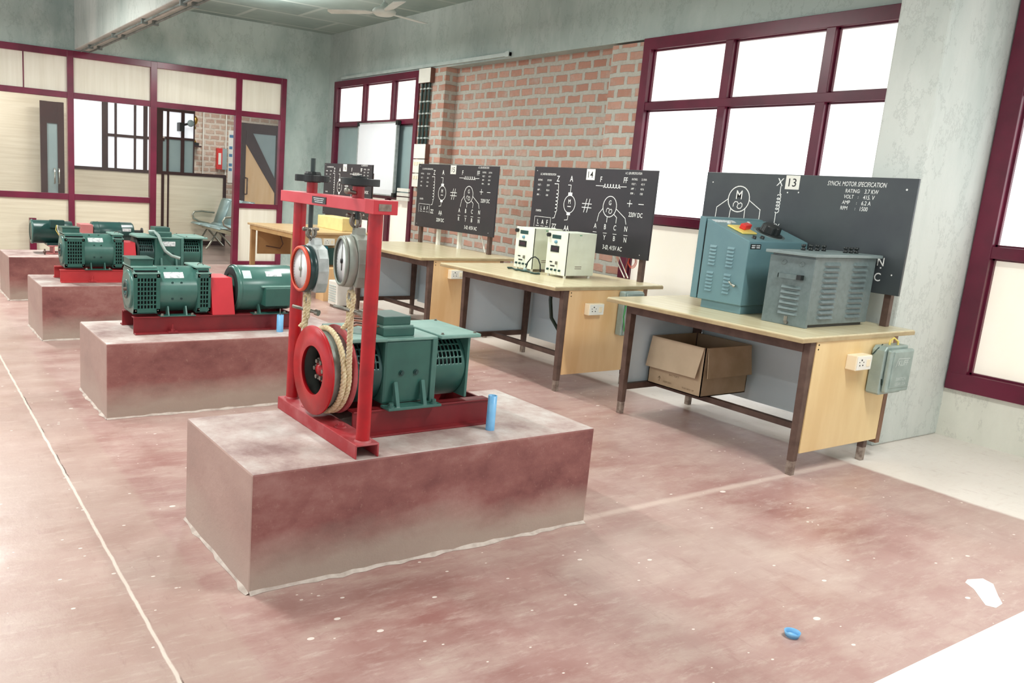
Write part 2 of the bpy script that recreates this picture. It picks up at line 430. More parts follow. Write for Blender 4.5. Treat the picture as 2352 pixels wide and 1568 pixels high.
M_fan = simple('fan_white', (210, 220, 216), .4)
M_conduit = simple('conduit_white', (190, 202, 198), .4)
M_duct = simple('grey_conduit', (120, 130, 126), .5, c2=(96, 104, 100), scale=8)
M_cable_g = simple('dark_green_cable', (22, 52, 46), .4)
M_gold = simple('gold_metal', (206, 160, 76), .25, .9)
M_bench = simple('bench_pale_blue', (160, 188, 190), .35, .2)
M_chrome = simple('chrome', (200, 200, 188), .2, .9)
M_teal_far = simple('teal_box', (24, 110, 128), .4)
M_cement = simple('cement_splash', (204, 190, 180), .8, c2=(176, 160, 150), scale=20)
M_sheetwhite = simple('white_tabletop', (252, 252, 250), .3, c2=(250, 250, 248))
def rope_mat():
    m, nt, b = newmat('hemp_rope')
    col = ramp(nt, noise(nt, coords(nt), 90, 4), [(.35, lin((200, 180, 136))), (.65, lin((228, 214, 180)))])
    nt.links.new(col, b.inputs['Base Color']); b.inputs['Roughness'].default_value = .8
    return m
M_rope = rope_mat()
def office_floor():
    m, nt, b = newmat('office_floor')
    col = ramp(nt, noise(nt, coords(nt, True, (.5, 4, 1)), 2, 6, .6), [(.35, lin((128, 108, 102))), (.65, lin((166, 146, 138)))])
    nt.links.new(col, b.inputs['Base Color']); b.inputs['Roughness'].default_value = .3
    return m
M_offfloor = office_floor()

# ------------------------------------------------------------------ setting
XW = 6.02; YB = 12.22; ZC = 3.6; ZB = 2.875
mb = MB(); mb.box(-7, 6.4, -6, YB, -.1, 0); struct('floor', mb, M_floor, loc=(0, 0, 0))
mb = MB(); mb.box(-3, 9, YB, 19, -.1, 0); struct('floor', mb, M_offfloor, loc=(0, 0, 0))
mb = MB(); mb.box(-7, 6.6, -6, YB+.2, ZC, ZC+.15); struct('ceiling', mb, M_ceil, loc=(0, 0, 0))
mb = MB(); mb.box(-3, 9, YB+.2, 19, 3.25, 3.35); struct('ceiling', mb, M_lam, loc=(0, 0, 0))
# back wall: lintel over the partition and the pier to the right
mb = MB(); mb.box(-7, 5.29, YB, YB+.2, 2.85, ZC); mb.box(5.29, 6.4, YB, YB+.2, 0, ZC)
struct('wall_back', mb, M_conc, loc=(0, YB, 0))
# right wall pieces
mb = MB(); mb.box(XW, XW+.38, 2.9, YB, ZB, ZC)
mb.box(XW, XW+.38, 11.97, YB, 0, ZB)
mb.box(XW+.18, XW+.38, -6, 2.9, 2.95, ZC); mb.box(XW, XW+.18, -6, 2.9, 2.95, ZC)
struct('wall_right', mb, M_conc_beam, loc=(XW, 6, 0))
mb = MB(); mb.box(6.2, 6.4, 6.0, 9.1, 0, ZB); mb.box(XW, 6.2, 5.68, 6.1, 0, ZB-.02)
mb.box(XW, 6.4, 8.95, 9.52, 0, ZB)
struct('wall_right', mb, M_brick, loc=(6.2, 8, 0))
mb = MB(); mb.box(XW+.001, 6.2, 8.944, 8.951, 0, ZB)
struct('wall_right', mb, M_brick_y, loc=(6.1, 8.95, 0))
mb = MB(); mb.box(XW, XW+.2, -6, 2.66, 0, .33)
struct('wall_right', mb, M_conc_pale, loc=(XW, 0, 0))
mb = MB(); mb.box(5.24, XW+.05, 2.645, 2.95, 0, ZC)
struct('column', mb, M_conc_col, bevel=.012, loc=(5.6, 2.8, 0))
mb = MB(); mb.box(2.226, 2.45, 3.0, YB, 2.868, ZC)
struct('beam', mb, M_conc_col, bevel=.01, loc=(2.34, 8, 2.868))

# windows ---------------------------------------------------------
def window(name, y0, y1, z0, z1, vert, rails, panes, fw=.09, mw=.075, mat=M_maroon_b, x=XW):
    """window in the right wall; vert = mullion centres, rails = (z, half height)"""
    t = sthing(name, (x, (y0+y1)/2, z0))
    f = MB()
    f.box(x-.03, x+.08, y0, y1, z1-fw*1.15, z1); f.box(x-.03, x+.08, y0, y1, z0, z0+fw)
    f.box(x-.0285, x+.079, y0+.001, y0+fw, z0+.001, z1-.001); f.box(x-.0285, x+.079, y1-fw, y1-.001, z0+.001, z1-.001)
    for v in vert: f.box(x-.02, x+.075, v-mw/2, v+mw/2, z0+.002, z1-.002)
    for z, h in rails: f.box(x-.022, x+.076, y0, y1, z-h, z+h)
    f.make('window_frame', mat, t, bevel=.003)
    # thin glazing beads round each light
    bd = MB(); ys = [y0+fw]+[q for v in vert for q in (v-mw/2, v+mw/2)]+[y1-fw]
    zs = [z0+fw]+[q for z, h in sorted(rails) for q in (z-h, z+h)]+[z1-fw*1.15]
    for i in range(0, len(ys), 2):
        for j in range(0, len(zs), 2):
            a, b, c, e = ys[i], ys[i+1], zs[j], zs[j+1]
            s = .012
            bd.box(x+.02, x+.045, a, b, c, c+s); bd.box(x+.02, x+.045, a, b, e-s, e); bd.box(x+.02, x+.045, a, a+s, c, e); bd.box(x+.02, x+.045, b-s, b, c, e)
            p = MB(); p.box(x+.045, x+.055, a-.01, b+.01, c-.01, e+.01); p.make('pane', panes[j//2], t)
    bd.make('glazing_bead', mat, t)
    return t
window('window_1', 2.80, 5.68, .33, ZB, [3.86, 4.745], [(1.25, .038), (2.27, .035)], [M_lam_w, M_frost, M_frost_up])
window('window_2', -3.6, 2.635, .33, 2.95, [-2.3, -1.05, .2, 1.4], [(1.25, .038), (2.27, .035)], [M_lam_w, M_frost, M_frost_up], fw=.115)  # run beyond the view lengthened to bring in more light
window('window_3', 9.52, 11.97, .33, ZB, [10.2, 11.03], [(1.225, .035), (2.23, .03)], [M_lam_w, M_frost_dim, M_frost_up], fw=.08, mw=.06)

# partition in the back wall ---------------------------------------
t = sthing('wall_partition', (3, YB, 0))
f = MB()
xs_v = [(-2.0, .04), (-.6, .04), (.72, .04), (2.166, .04), (3.275, .045), (4.535, .045), (5.25, .042)]
for x, h in xs_v: f.box(x-h, x+h, YB-.033, YB+.058, 0.001, 2.846)
f.box(-2.2, 5.29, YB-.03, YB+.06, 2.765, 2.85); f.box(-2.2, 5.29, YB-.025, YB+.055, 2.235, 2.312)
f.box(-2.2, 3.275, YB-.025, YB+.055, .885, .965); f.box(4.535, 5.29, YB-.025, YB+.055, .87, .94)
f.box(-2.2, 3.275, YB-.025, YB+.055, 0, .06); f.box(4.535, 5.29, YB-.025, YB+.055, 0, .055)
f.box(1.585, 1.60, YB-.005, YB+.02, 2.3, 2.77)
f.make('partition_frame', M_maroon, t, bevel=.003)
for i in range(len(xs_v)-1):
    a, b = xs_v[i][0]+xs_v[i][1]-.005, xs_v[i+1][0]-xs_v[i+1][1]+.005
    p = MB(); p.box(a, b, YB+.005, YB+.02, 2.305, 2.77); p.make('panel', M_lam, t)
    if i != 4:
        p = MB(); p.box(a, b, YB+.005, YB+.02, .05, .89); p.make('panel', M_lam_h if i < 4 else M_lam, t)
        p = MB(); p.box(a, b, YB+.01, YB+.016, .96, 2.24); p.make('glass_pane', M_glass, t)

# office behind the partition ------------------------------------------
mb = MB(); mb.box(-3, 2.6, 15.0, 15.1, 0, 3.25); struct('wall_office_left', mb, M_lam_h, loc=(1, 15, 0))
# the dark framed office screen
t = sthing('wall_office_screen', (4, 15.3, 0)); y = 15.3
f = MB()
f.box(2.6, 5.45, y-.03, y+.03, 1.27, 1.325)
for a, h in ((3.27, .05), (3.45, .02), (3.78, .02), (3.96, .035), (4.21, .06), (4.36, .02)): f.box(a-h, a+h, y-.027, y+.027, 1.3, 2.95)
f.box(3.27, 4.3, y-.03, y+.03, 1.86, 1.91); f.box(4.31, 4.85, y-.031, y+.031, 1.9, 1.94); f.box(4.2, 4.85, y-.03, y+.03, 2.38, 2.44)
f.box(4.6, 4.66, y-.028, y+.028, 1.3, 2.435); f.box(4.83, 4.849, y-.028, y+.028, 1.3, 2.435)
f.box(4.25, 4.30, y-.025, y+.025, 0, 1.3); f.box(4.36, 4.39, y-.025, y+.025, 0, 1.3); f.box(5.41, 5.47, y-.028, y+.028, 0, 1.32); f.box(4.39, 5.45, y-.03, y+.03, 0, .08)
f.make('screen_frame', M_brownfr, t)
p = MB(); p.box(2.6, 4.21, y-.005, y+.005, 1.32, 2.95); p.make('lit_pane', M_frost_off, t)
for a, b, c, e in ((4.27, 4.6, 1.32, 1.9), (4.66, 4.83, 1.32, 1.9), (4.27, 4.6, 1.94, 2.38), (4.66, 4.83, 1.94, 2.38)):
    p = MB(); p.box(a, b, y-.005, y+.005, c, e); p.make('frosted_pane', M_frost_dim if c < 1.9 else M_frost_off, t)
p = MB(); p.box(2.6, 5.42, y-.012, y+.012, .06, 1.28); p.make('panel', M_lam_h, t)
mb = MB(); mb.box(4.0, 9, 17.5, 17.65, 0, 3.25); struct('wall_office_back', mb, M_brick_far, loc=(6, 17.5, 0))
mb = MB(); mb.box(8.9, 9, 12.5, 17.5, 0, 3.25); struct('wall_office_right', mb, M_conc, loc=(8.9, 15, 0))
for a in (5.73, 6.23):
    mb = MB(); mb.cyl((a, 17.47, 0), (a, 17.47, 3.25), .015, 8)
    tag(mb.make('wall_conduit', M_white), 'thin white conduit up the office brick wall, %s' % ('left one' if a < 6 else 'right one beside the fire box'), 'conduit')
mb = MB(); mb.box(5.42, 5.62, 17.42, 17.5, 0, 3.25); struct('trim_1', mb, brick_mat('brick_pier', 'y', True), loc=(5.5, 17.45, 0))
# door standing open at left, door at right
def office_door(name, x0, x1, y, z1, mid, glass, style=0):
    t = sthing(name, (x0, y, 0)); f = MB()
    s = .1 if style == 0 else .09
    f.box(x0, x0+s, y-.02, y+.02, 0, z1); f.box(x1-s, x1, y-.02, y+.02, 0, z1)
    f.box(x0+.002, x1-.002, y-.018, y+.018, z1-.34 if style == 0 else z1-.18, z1-.002); f.box(x0+.002, x1-.002, y-.018, y+.018, .002, .2)
    f.make('door_frame', M_brownfr, t)
    p = MB(); p.box(x0+s, x1-s, y-.004, y+.004, .2, z1-.1); p.make('door_pane', glass, t)
    return t
d1 = office_door('door_1', 2.16, 2.52, 14.8, 2.32, 1, M_frost_dim)
for dx in (0, .07):
    h = MB(); h.tube([(2.36+dx, 14.78, 1.02), (2.36+dx, 14.72, 1.02), (2.36+dx, 14.72, 1.26), (2.36+dx, 14.78, 1.26)], .012, 6); h.make('door_handle', M_chrome, d1)
d2 = office_door('door_2', 5.64, 6.42, 15.0, 2.3, 1, M_frost_dim, 1)
p = MB(); p.prism([(5.73, .2), (6.36, .2), (6.36, 1.0), (5.73, 1.95)], 'y', 14.985, 14.995); p.make('door_panel', M_peach, d2)
p = MB(); p.prism([(5.73, 1.92), (5.73, 2.16), (5.86, 2.12), (6.36, 1.25), (6.36, 1.0)], 'y', 14.975, 14.99); p.make('diagonal_band', M_brownfr, d2)  # dark diagonal band across the door face
h = MB(); h.tube([(5.74, 14.98, 1.0), (5.74, 14.9, 1.0), (5.74, 14.9, 1.3), (5.74, 14.98, 1.3)], .014, 6); h.make('door_handle', M_brown, d2)

# bench
t = thing('waiting_bench', 'pale blue perforated steel waiting bench with curved chrome armrests', 'bench', (5.05, 14.4, 0))
for k in range(3):
    yy = 13.62+k*.54
    prof = [(4.78, .42), (4.82, .44), (5.16, .415), (5.22, .45), (5.36, .86), (5.40, .90)]
    p = MB()
    for i in range(len(prof)-1):
        (xa, za), (xb, zb) = prof[i], prof[i+1]
        p.add([(xa, yy, za), (xb, yy, zb), (xb, yy+.5, zb), (xa, yy+.5, za)], [(0, 1, 2, 3)], True)
    p.make('seat', M_bench, t, solid=.014)
for yy in (13.58, 15.24):
    p = MB(); p.tube([(5.24, yy, .62), (5.0, yy, .64), (4.86, yy, .63), (4.82, yy, .57), (4.84, yy, .5), (4.95, yy, .45), (5.15, yy, .41)], .018, 8); p.make('armrest', M_chrome, t)
p = MB(); p.box(5.0, 5.06, 13.6, 15.24, .33, .39); p.make('beam', M_chrome, t)
for yy in (14.42, 15.0):
    p = MB(); p.tube([(4.82, yy, .02), (4.86, yy, .06), (5.03, yy, .34), (5.3, yy, .06), (5.34, yy, .02)], .022, 8); p.make('leg', M_chrome, t)
# trophy on a wall shelf, fire box, poster, camera
mb = MB(); mb.box(5.34, 5.60, 17.17, 17.42, 1.84, 1.87); tag(mb.make('wall_shelf', M_brownfr), 'small dark shelf on the office brick wall', 'shelf')
t = thing('trophy', 'gold trophy cup on the small dark office shelf', 'trophy', (5.47, 17.3, 1.87))
p = MB(); p.box(5.38, 5.56, 17.22, 17.38, 1.87, 1.93); p.make('trophy_base', M_black, t)
p = MB(); p.lathe([(.001, 0), (.06, 0), (.05, .03), (.02, .08), (.018, .25), (.05, .3), (.018, .34), (.07, .40), (.085, .47), (.05, .53), (.001, .55)], (5.47, 17.3, 1.93), 'z', 16); p.make('cup', M_gold, t)
t = thing('fire_alarm_box', 'red and white alarm box beside a grey panel on the office brick wall', 'alarm box', (6.1, 17.47, 1.45))
p = MB(); p.box(6.02, 6.14, 17.42, 17.5, 1.42, 1.86); p.make('case', M_redp, t)
p = MB(); p.box(6.05, 6.11, 17.41, 17.43, 1.52, 1.76); p.make('front_plate', M_white, t)
t = mb = MB(); mb.box(6.14, 6.24, 17.42, 17.5, 1.42, 1.86); tag(mb.make('distribution_box', M_frost_dim), 'grey metal panel touching the red alarm box in the office', 'electrical box')
t = thing('office_poster', 'white banner with blue print hanging in the office', 'poster', (6.36, 17.4, 1.2))
p = MB(); p.box(6.29, 6.50, 17.485, 17.50, 1.15, 2.25); p.make('banner', M_white, t)
M_bp = simple('blue_print', (90, 140, 180), .5)
for z in (2.1, 1.86, 1.7, 1.5, 1.4): p = MB(); p.box(6.31, 6.38 if z < 2 else 6.44, 17.482, 17.4855, z, z+.06); p.make('blue_print', M_bp, t)
t = thing('wall_fan', 'small grey wall fan high on the office screen', 'fan', (4.62, 15.2, 2.15))
p = MB(); p.lathe([(.001, 0), (.055, 0), (.062, .03), (.001, .05)], (4.72, 15.08, 2.2), 'y', 20); p.make('cage', M_frost_dim, t)
p = MB(); p.box(4.52, 4.6, 15.1, 15.27, 2.05, 2.2); p.cyl((4.56, 15.18, 2.15), (4.72, 15.14, 2.2), .02, 8); p.make('bracket', M_black, t)

# ------------------------------------------------------------------ ceiling items
t = thing('ceiling_fan', 'white three-bladed ceiling fan near the beam', 'fan', (4.63, 8.15, 3.6))
p = MB(); p.cyl((4.63, 8.15, 3.25), (4.63, 8.15, 3.6), .015, 10); p.make('down_rod', M_fan, t)
p = MB(); p.lathe([(.001, -.035), (.09, -.03), (.125, -.01), (.13, .015), (.11, .04), (.05, .06), (.03, .1), (.001, .1)], (4.63, 8.15, 3.2), 'z', 32); p.make('motor_housing', M_fan, t)
for a in (15, 135, 255):
    c, s = math.cos(math.radians(a)), math.sin(math.radians(a)); p = MB()
    p.xf = Matrix.Translation((4.63, 8.15, 3.2)) @ Matrix.Rotation(math.radians(a), 4, 'Z') @ Matrix.Rotation(math.radians(8), 4, 'X')
    p.prism([(.12, -.02), (.2, -.055), (.62, -.075), (.64, 0), (.62, .06), (.2, .05), (.12, .02)], 'z', 0, .008); p.make('blade', M_fan, t)
def beam_conduit(x, y0, y1, lab):
    t = thing('beam_conduit', lab, 'conduit', (x, (y0+y1)/2, 2.8))
    p = MB(); p.cyl((x, y0, 2.845), (x, y1, 2.845), .012, 10); p.make('pipe', M_duct, t)
    yy = y0+.3
    while yy < y1-.2:
        p = MB(); p.box(x-.03, x+.03, yy-.02, yy+.02, 2.82, 2.868); p.make('clamp', M_duct, t); yy += 1.3
beam_conduit(2.29, 3.4, 12.1, 'thin metal conduit clamped under the concrete beam, nearer the passage')
beam_conduit(2.40, 3.4, 12.1, 'thin metal conduit clamped under the concrete beam, nearer the windows')
mb = MB(); mb.box(XW-.035, XW, 7.66, 11.75, 2.895, 2.935); mb.box(XW-.045, XW, 7.66, 7.72, 2.885, 2.945)
tag(mb.make('cable_casing', M_conduit), 'long white cable casing along the foot of the beam above the far window', 'casing')

# junction boxes and pipes on the brick pier
for i, (z0, z1, mm, lab) in enumerate(((2.70, 2.88, M_white, 'white electrical box at the top of the brick pier'), (1.745, 1.93, M_white, 'white electrical box under the dark pipes on the brick pier'), (1.56, 1.735, M_white, 'switchboard directly below the box under the dark pipes'), (1.38, 1.55, M_white, 'lowest switchboard on the brick pier'))):
    t = thing('electrical_box', lab, 'electrical box', (5.97, 9.33, z0))
    p = MB(); p.box(5.955, XW, 9.19, 9.46, z0, z1); p.make('back_box', simple('brown_wood_box%d' % i, (120, 80, 66), .5), t)
    p = MB(); p.box(5.945, 5.955, 9.19, 9.46, z0, z1); p.make('cover', mm, t, bevel=.004)
    if i > 1:
        p = MB(); [p.box(5.938, 5.946, 9.22+.06*k, 9.25+.06*k, z0+.1, z0+.14) for k in range(4)]; p.make('switch', M_ivory, t)
for k in range(3):
    t = thing('dark_pipe', ['leftmost', 'middle', 'rightmost'][k]+' of three dark green pipes on the brick pier', 'pipe', (6.0, 9.44-k*.09, 1.93))
    yy = 9.42-k*.085
    p = MB(); p.cyl((5.99, yy, 1.93), (5.99, yy, 2.70), .018, 10); p.make('pipe_run', M_cable_g, t)
    for z in (2.0, 2.15, 2.31, 2.46, 2.62): p2 = MB(); p2.box(5.968, 6.02, yy-.022, yy+.022, z, z+.018); p2.make('saddle_clip', M_conduit, t)
for z, lab in ((1.18, 'lowest'), (1.24, 'middle'), (1.3, 'topmost')):
    mb = MB(); mb.box(5.968, 6.0, 9.56, 9.86, z, z+.045); tag(mb.make('notice_sheet', M_white), lab+' of three white printed sheets at the foot of the far window', 'notice', 'notice sheets on the far window')
# whiteboard
t = thing('whiteboard', 'tall whiteboard with grey aluminium edge hung over the far window', 'whiteboard', (5.95, 10.45, 1.24))
p = MB(); p.box(5.95, 5.97, 9.94, 11.02, 1.24, 2.215); p.make('writing_surface', simple('whiteboard_white', (244, 248, 252), .15, c2=(242, 246, 251)), t)
p = MB()
p.box(5.942, 5.985, 9.925, 9.945, 1.225, 2.23); p.box(5.942, 5.985, 11.015, 11.035, 1.225, 2.23); p.box(5.942, 5.985, 9.925, 11.035, 1.225, 1.242); p.box(5.942, 5.985, 9.925, 11.035, 2.213, 2.23)
p.make('edge_frame', M_silver_g, t)
p = MB()
for yy in (9.93, 11.03):
    for z in (1.24, 2.215): p.box(5.938, 5.988, yy-.03, yy+.03, z-.03, z+.03)
p.make('corner_cap', M_black, t)
p = MB(); p.box(5.948, 5.951, 10.72, 10.95, 1.29, 1.30); p.box(5.948, 5.951, 10.82, 10.95, 1.275, 1.285); p.make('blue_marker_line', simple('blue_marker', (90, 130, 200), .4), t)

# ------------------------------------------------------------------ plinths
def plinth(y0, y1, lab, x0=1.01, x1=2.595):
    p = MB()
    n = 8
    p.prism([(x0, y0), (x1+.005, y0), (x1, y1), (x0-.008, y1)], 'z', 0, .441)
    # rough cement fillet along the foot
    o = p.make('machine_plinth', M_plinth, bevel=.008)
    tag(o, lab, 'plinth', 'machine plinths in a row')
    o['label'] = lab
    fil = MB()
    random.seed(int(y0*10))
    def strip(a, b, nrm):
        a, b = Vector(a), Vector(b); L = (b-a).length; n = int(L/.05); v = []
        for i in range(n+1):
            q = a.lerp(b, i/n); w1 = .004+.02*random.random()**2; h1 = -.006+.008*random.random()
            v += [q+Vector((0, 0, .012+h1)), q+Vector(nrm)*w1+Vector((0, 0, .001))]
        fil.add(v, [(2*i, 2*i+1, 2*i+3, 2*i+2) for i in range(n)], True)
    strip((x0, y0, 0), (x1, y0, 0), (0, -1, 0)); strip((x0-.008, y1, 0), (x0, y0, 0), (-1, 0, 0))
    fil.make('cement_fillet', M_cement, o)
    return o
plinth(2.49, 3.195, 'nearest red-brown cement plinth, carrying the rope brake frame and motor')
plinth(4.70, 5.42, 'second red-brown cement plinth from the front, behind the rope brake one')
plinth(6.98, 7.70, 'third red-brown cement plinth from the front')
plinth(9.05, 9.77, 'farthest cement plinth, next to the cream partition')

# ------------------------------------------------------------------ machine parts
def bolt(mb, c, r=.008, h=.012, ax='z', sg=1):
    c = Vector(c); dv = {'x': Vector((1, 0, 0)), 'y': Vector((0, 1, 0)), 'z': Vector((0, 0, 1))}[ax]*sg
    mb.cyl(c, c+dv*h*.35, r*1.5, 12); mb.cyl(c, c+dv*h, r, 6, smooth=False)
def drum_shell(mb, x0, x1, cy, cz, r, holes, nx, a0, a1, na):
    """curved sheet about the x axis with slots; angles measured from +y towards +z; holes = set of (i,j)"""
    v = [(x0+(x1-x0)*i/nx, cy+r*math.cos(a0+(a1-a0)*j/na), cz+r*math.sin(a0+(a1-a0)*j/na)) for i in range(nx+1) for j in range(na)]
    mb.add(v, [(i*na+j, (i+1)*na+j, (i+1)*na+(j+1) % na, i*na+(j+1) % na) for i in range(nx) for j in range(na) if (i, j) not in holes], True)
def slot_drum(x0, x1, cy, cz, r, t, mat, rows=4, cols=7):
    """perforated end bell: slots facing the front (-y)"""
    nx = cols*3+4; na = 120; holes = set()
    # front upper quarter: angles 180-50 .. 180+20 measured from +y
    for c in range(cols):
        for i in (2+c*3, 3+c*3):
            for rr in range(rows):
                base = 42+rr*4
                for j in (base, base+1, base+2): holes.add((i, j))
    p = MB(); drum_shell(p, x0, x1, cy, cz, r, holes, nx, 0, 2*PI, na)
    return p.make('end_bell', mat, t, solid=.004)

def box_motor(label, group, loc):
    """square-bodied machine; local origin = left-front-bottom corner of the body (on top of the rails)"""
    t = thing('square_motor', label, 'motor', loc, group)
    ox, oy, oz = loc
    B = lambda *a: a
    def mk(): 
        m = MB(); m.xf = Matrix.Translation(loc); return m
    L = .245; D = .30; Hh = .278; cy = D/2; cz = .15
    p = mk(); p.box(0, L, 0, D, .012, Hh); p.make('motor_body', M_green, t, bevel=.012)
    p = mk(); p.box(-.004, L+.006, -.006, D+.006, Hh-.004, Hh+.008); p.make('top_plate', M_green_top, t, bevel=.003)
    p = mk(); p.box(L-.02, L+.006, -.008, D+.008, 0.01, Hh); p.make('flange_strip', M_green_l, t, bevel=.003)
    # end bells with perforated drums and covers
    dr = slot_drum(ox+L, ox+L+.165, oy+cy, oz+cz-.01, .142, t, M_green)
    p = mk(); p.lathe([(.001, 0), (.11, 0), (.11, .14), (.001, .14)], (L+.005, cy, cz-.01), 'x', 24); p.make('armature', M_dark, t)
    p = mk(); p.box(L+.165, L+.178, .0, D, .012, Hh); p.make('end_plate', M_green_l, t, bevel=.003)
    p = mk(); p.prism([(L+.01, -.022), (L+.215, -.022), (L+.215, D+.03), (L+.01, D+.03)], 'z', Hh-.002, Hh+.014); p.make('bell_cover', M_green_top, t, bevel=.004)
    p = mk(); [bolt(p, (x, y, Hh+.013), .005, .008) for x in (L+.03, L+.195) for y in (0, D)]; p.make('cover_screw', M_steel, t)
    dr = slot_drum(ox-.135, ox, oy+cy, oz+cz-.01, .142, t, M_green_d)
    p = mk(); p.lathe([(.001, 0), (.13, 0), (.13, .125), (.001, .125)], (-.13, cy, cz-.01), 'x', 24); p.make('armature', M_dark, t)
    p = mk(); p.lathe([(.001, 0), (.148, 0), (.15, .008), (.148, .016), (.001, .016)], (-.145, cy, cz-.01), 'x', 36); p.make('end_ring', M_black, t)
    p = mk(); p.prism([(-.155, -.01), (-.0, -.022), (-.0, D+.03), (-.12, D+.03), (-.165, D*.75)], 'z', Hh-.002, Hh+.014); p.make('bell_cover', M_green_top, t, bevel=.004)
    # terminal box on top
    p = mk(); p.box(.005, .155, .03, .21, Hh+.008, Hh+.045); p.make('terminal_box_base', M_green, t, bevel=.004)
    tb = mk(); tb.box(.012, .142, .045, .2, Hh+.052, Hh+.088); lid = tb.make('terminal_box_lid', M_green, t, bevel=.003)
    p = mk(); p.box(.006, .150, .035, .205, Hh+.044, Hh+.052); p.make('terminal_box_gasket', M_green_top, t)
    # feet
    p = mk(); p.box(-.0, L+.01, -.06, .01, 0, .012); p.make('foot_plate', M_green_l, t, bevel=.003)
    for x in (.045, .175):
        p = mk(); p.prism([(-.045, .012), (-.022, .012), (-.001, .10), (-.014, .108)], 'x', x, x+.016)
        p.make('foot_gusset', M_green_l, t)
    p = mk(); [bolt(p, (x, -.042, .012), .01, .018) for x in (.02, L-.02)]; p.make('foot_bolt', M_green_l, t)
    p = mk(); [bolt(p, (x, -.001, .14), .008, .008, 'y', -1) for x in (.085, .155)]; p.make('side_bolt', M_green_d, t)
    p = mk(); p.box(-.0, L+.01, D-.01, D+.06, 0, .012); p.make('foot_plate', M_green_l, t)
    return t

def rails(label, x0, x1, yf, yb, mat, z0=.441, h=.102, bolts=()):
    t = thing('base_rails', label, 'base frame', ((x0+x1)/2, (yf+yb)/2, z0), 'red base rails under the machines')
    for yy, sg in ((yf, -1), (yb, 1)):
        p = MB(); w = .05
        # channel: web with flanges pointing outwards
        p.box(x0, x1, yy, yy+.008*-sg, z0, z0+h)
        p.box(x0, x1, yy, yy+sg*w*.9, z0, z0+.008)
        p.box(x0, x1, yy+sg*.006, yy-sg*w, z0+h-.008, z0+h)
        p.make('rail', mat, t, bevel=.002)
    p = MB(); p.box(x1-.01, x1, yf+.008, yb-.008, z0+.002, z0+h-.01); p.make('cross_member', mat, t)
    for bx in bolts:
        p = MB(); p.box(bx-.03, bx+.03, yf-.05, yf-.02, z0+.008, z0+.016); p.cyl((bx, yf-.035, z0+.016), (bx, yf-.035, z0+.03), .013, 6, smooth=False); p.cyl((bx, yf-.035, z0), (bx, yf-.035, z0+.058), .006, 10); p.make('anchor_bolt', M_rail if mat is M_rail else M_rail_far, t)
    return t
ZR = .543
# ---- first plinth
rails('dark red steel base rails under the motor on the nearest plinth', 1.525, 2.20, 2.745, 3.07, M_rail)
box_motor('square green motor with slotted drums on the nearest plinth, driving the rope pulley', 'green electric machines', (1.662, 2.76, ZR))
# loose wires left of the terminal box
t = thing('loose_wires', 'loose brown wires behind the open terminal box of the nearest motor', 'wires', (1.66, 2.9, .87))
for k in range(5):
    p = MB(); yy = 2.82+.02*k
    p.tube([(1.56+.02*k, yy+.1, .845+.004*k), (1.60, yy+.06, .865+.006*k), (1.64, yy+.02, .86+.008*k), (1.69, yy, .872)], .0035, 6); p.make('wire', M_brown if k % 2 else simple('orange_wire', (176, 110, 84), .5), t)
# brake pulley
cy, cz = 2.885, .688
t = thing('brake_pulley', 'red rimmed hollow brake pulley wound with rope', 'pulley', (1.46, cy, cz-.185))
p = MB(); p.lathe([(.098, .0), (.177, 0), (.179, .006), (.177, .012), (.155, .014), (.098, .014), (.098, 0)], (1.405, cy, cz), 'x', 64); p.make('front_flange', M_red, t)
p = MB(); p.lathe([(.155, .012), (.153, .098), (.143, .098), (.143, .012)], (1.405, cy, cz), 'x', 64); p.make('drum', M_castgrey, t)
p = MB(); p.lathe([(.001, .098), (.178, .098), (.180, .104), (.178, .112), (.001, .112)], (1.405, cy, cz), 'x', 64); p.make('rear_flange', M_red_dusty, t)
p = MB(); p.lathe([(.001, .092), (.143, .092), (.143, .097)], (1.405, cy, cz), 'x', 64); p.make('web_plate', M_ironin, t)
p = MB(); p.lathe([(.001, .025), (.018, .025), (.022, .035), (.05, .042), (.052, .093)], (1.405, cy, cz), 'x', 32); p.make('hub', M_red, t)
p = MB(); [bolt(p, (1.447, cy+.036*math.cos(a), cz+.036*math.sin(a)), .009, .016, 'x', -1) for a in [PI*k/3 for k in range(6)]]; p.make('hub_bolt', M_steel, t)
p = MB(); p.cyl((1.515, cy, cz), (1.53, cy, cz), .03, 16); p.make('shaft', M_steel, t)

# brake frame
t = thing('rope_brake_stand', 'tall red steel frame holding two spring balances over the nearest plinth', 'test frame', (1.46, 2.86, .441))
p = MB(); z0 = .441
p.box(1.408, 1.508, 2.50, 3.215, z0+.046, z0+.054); p.box(1.408, 1.415, 2.50, 3.215, z0, z0+.05); p.box(1.501, 1.508, 2.50, 3.215, z0, z0+.05); p.make('base_channel', M_red_dusty, t, bevel=.003)
for yy, nm in ((2.54, 0), (3.175, 1)):
    p = MB(); p.cyl((1.458, yy, .494), (1.458, yy, 1.335), .0265, 32); p.make('upright', M_red, t)
    p = MB(); p.lathe([(.034, 0), (.03, .006), (.0268, .008)], (1.458, yy, .494), 'z', 32); p.make('weld_bead', M_red_dusty, t)
p = MB(); p.box(1.408, 1.50, 2.53, 3.266, 1.333, 1.377); p.make('top_channel', simple('top_red', (206, 70, 80), .4, c2=(198, 56, 66)), t, bevel=.002)
p = MB(); p.box(1.406, 1.502, 2.466, 2.531, 1.330, 1.379); p.make('end_cap', simple('cap_red', (200, 46, 56), .4), t, bevel=.002)
p = MB(); p.box(1.425, 1.475, 2.4645, 2.4665, 1.342, 1.366); p.make('bare_patch', M_foot, t)
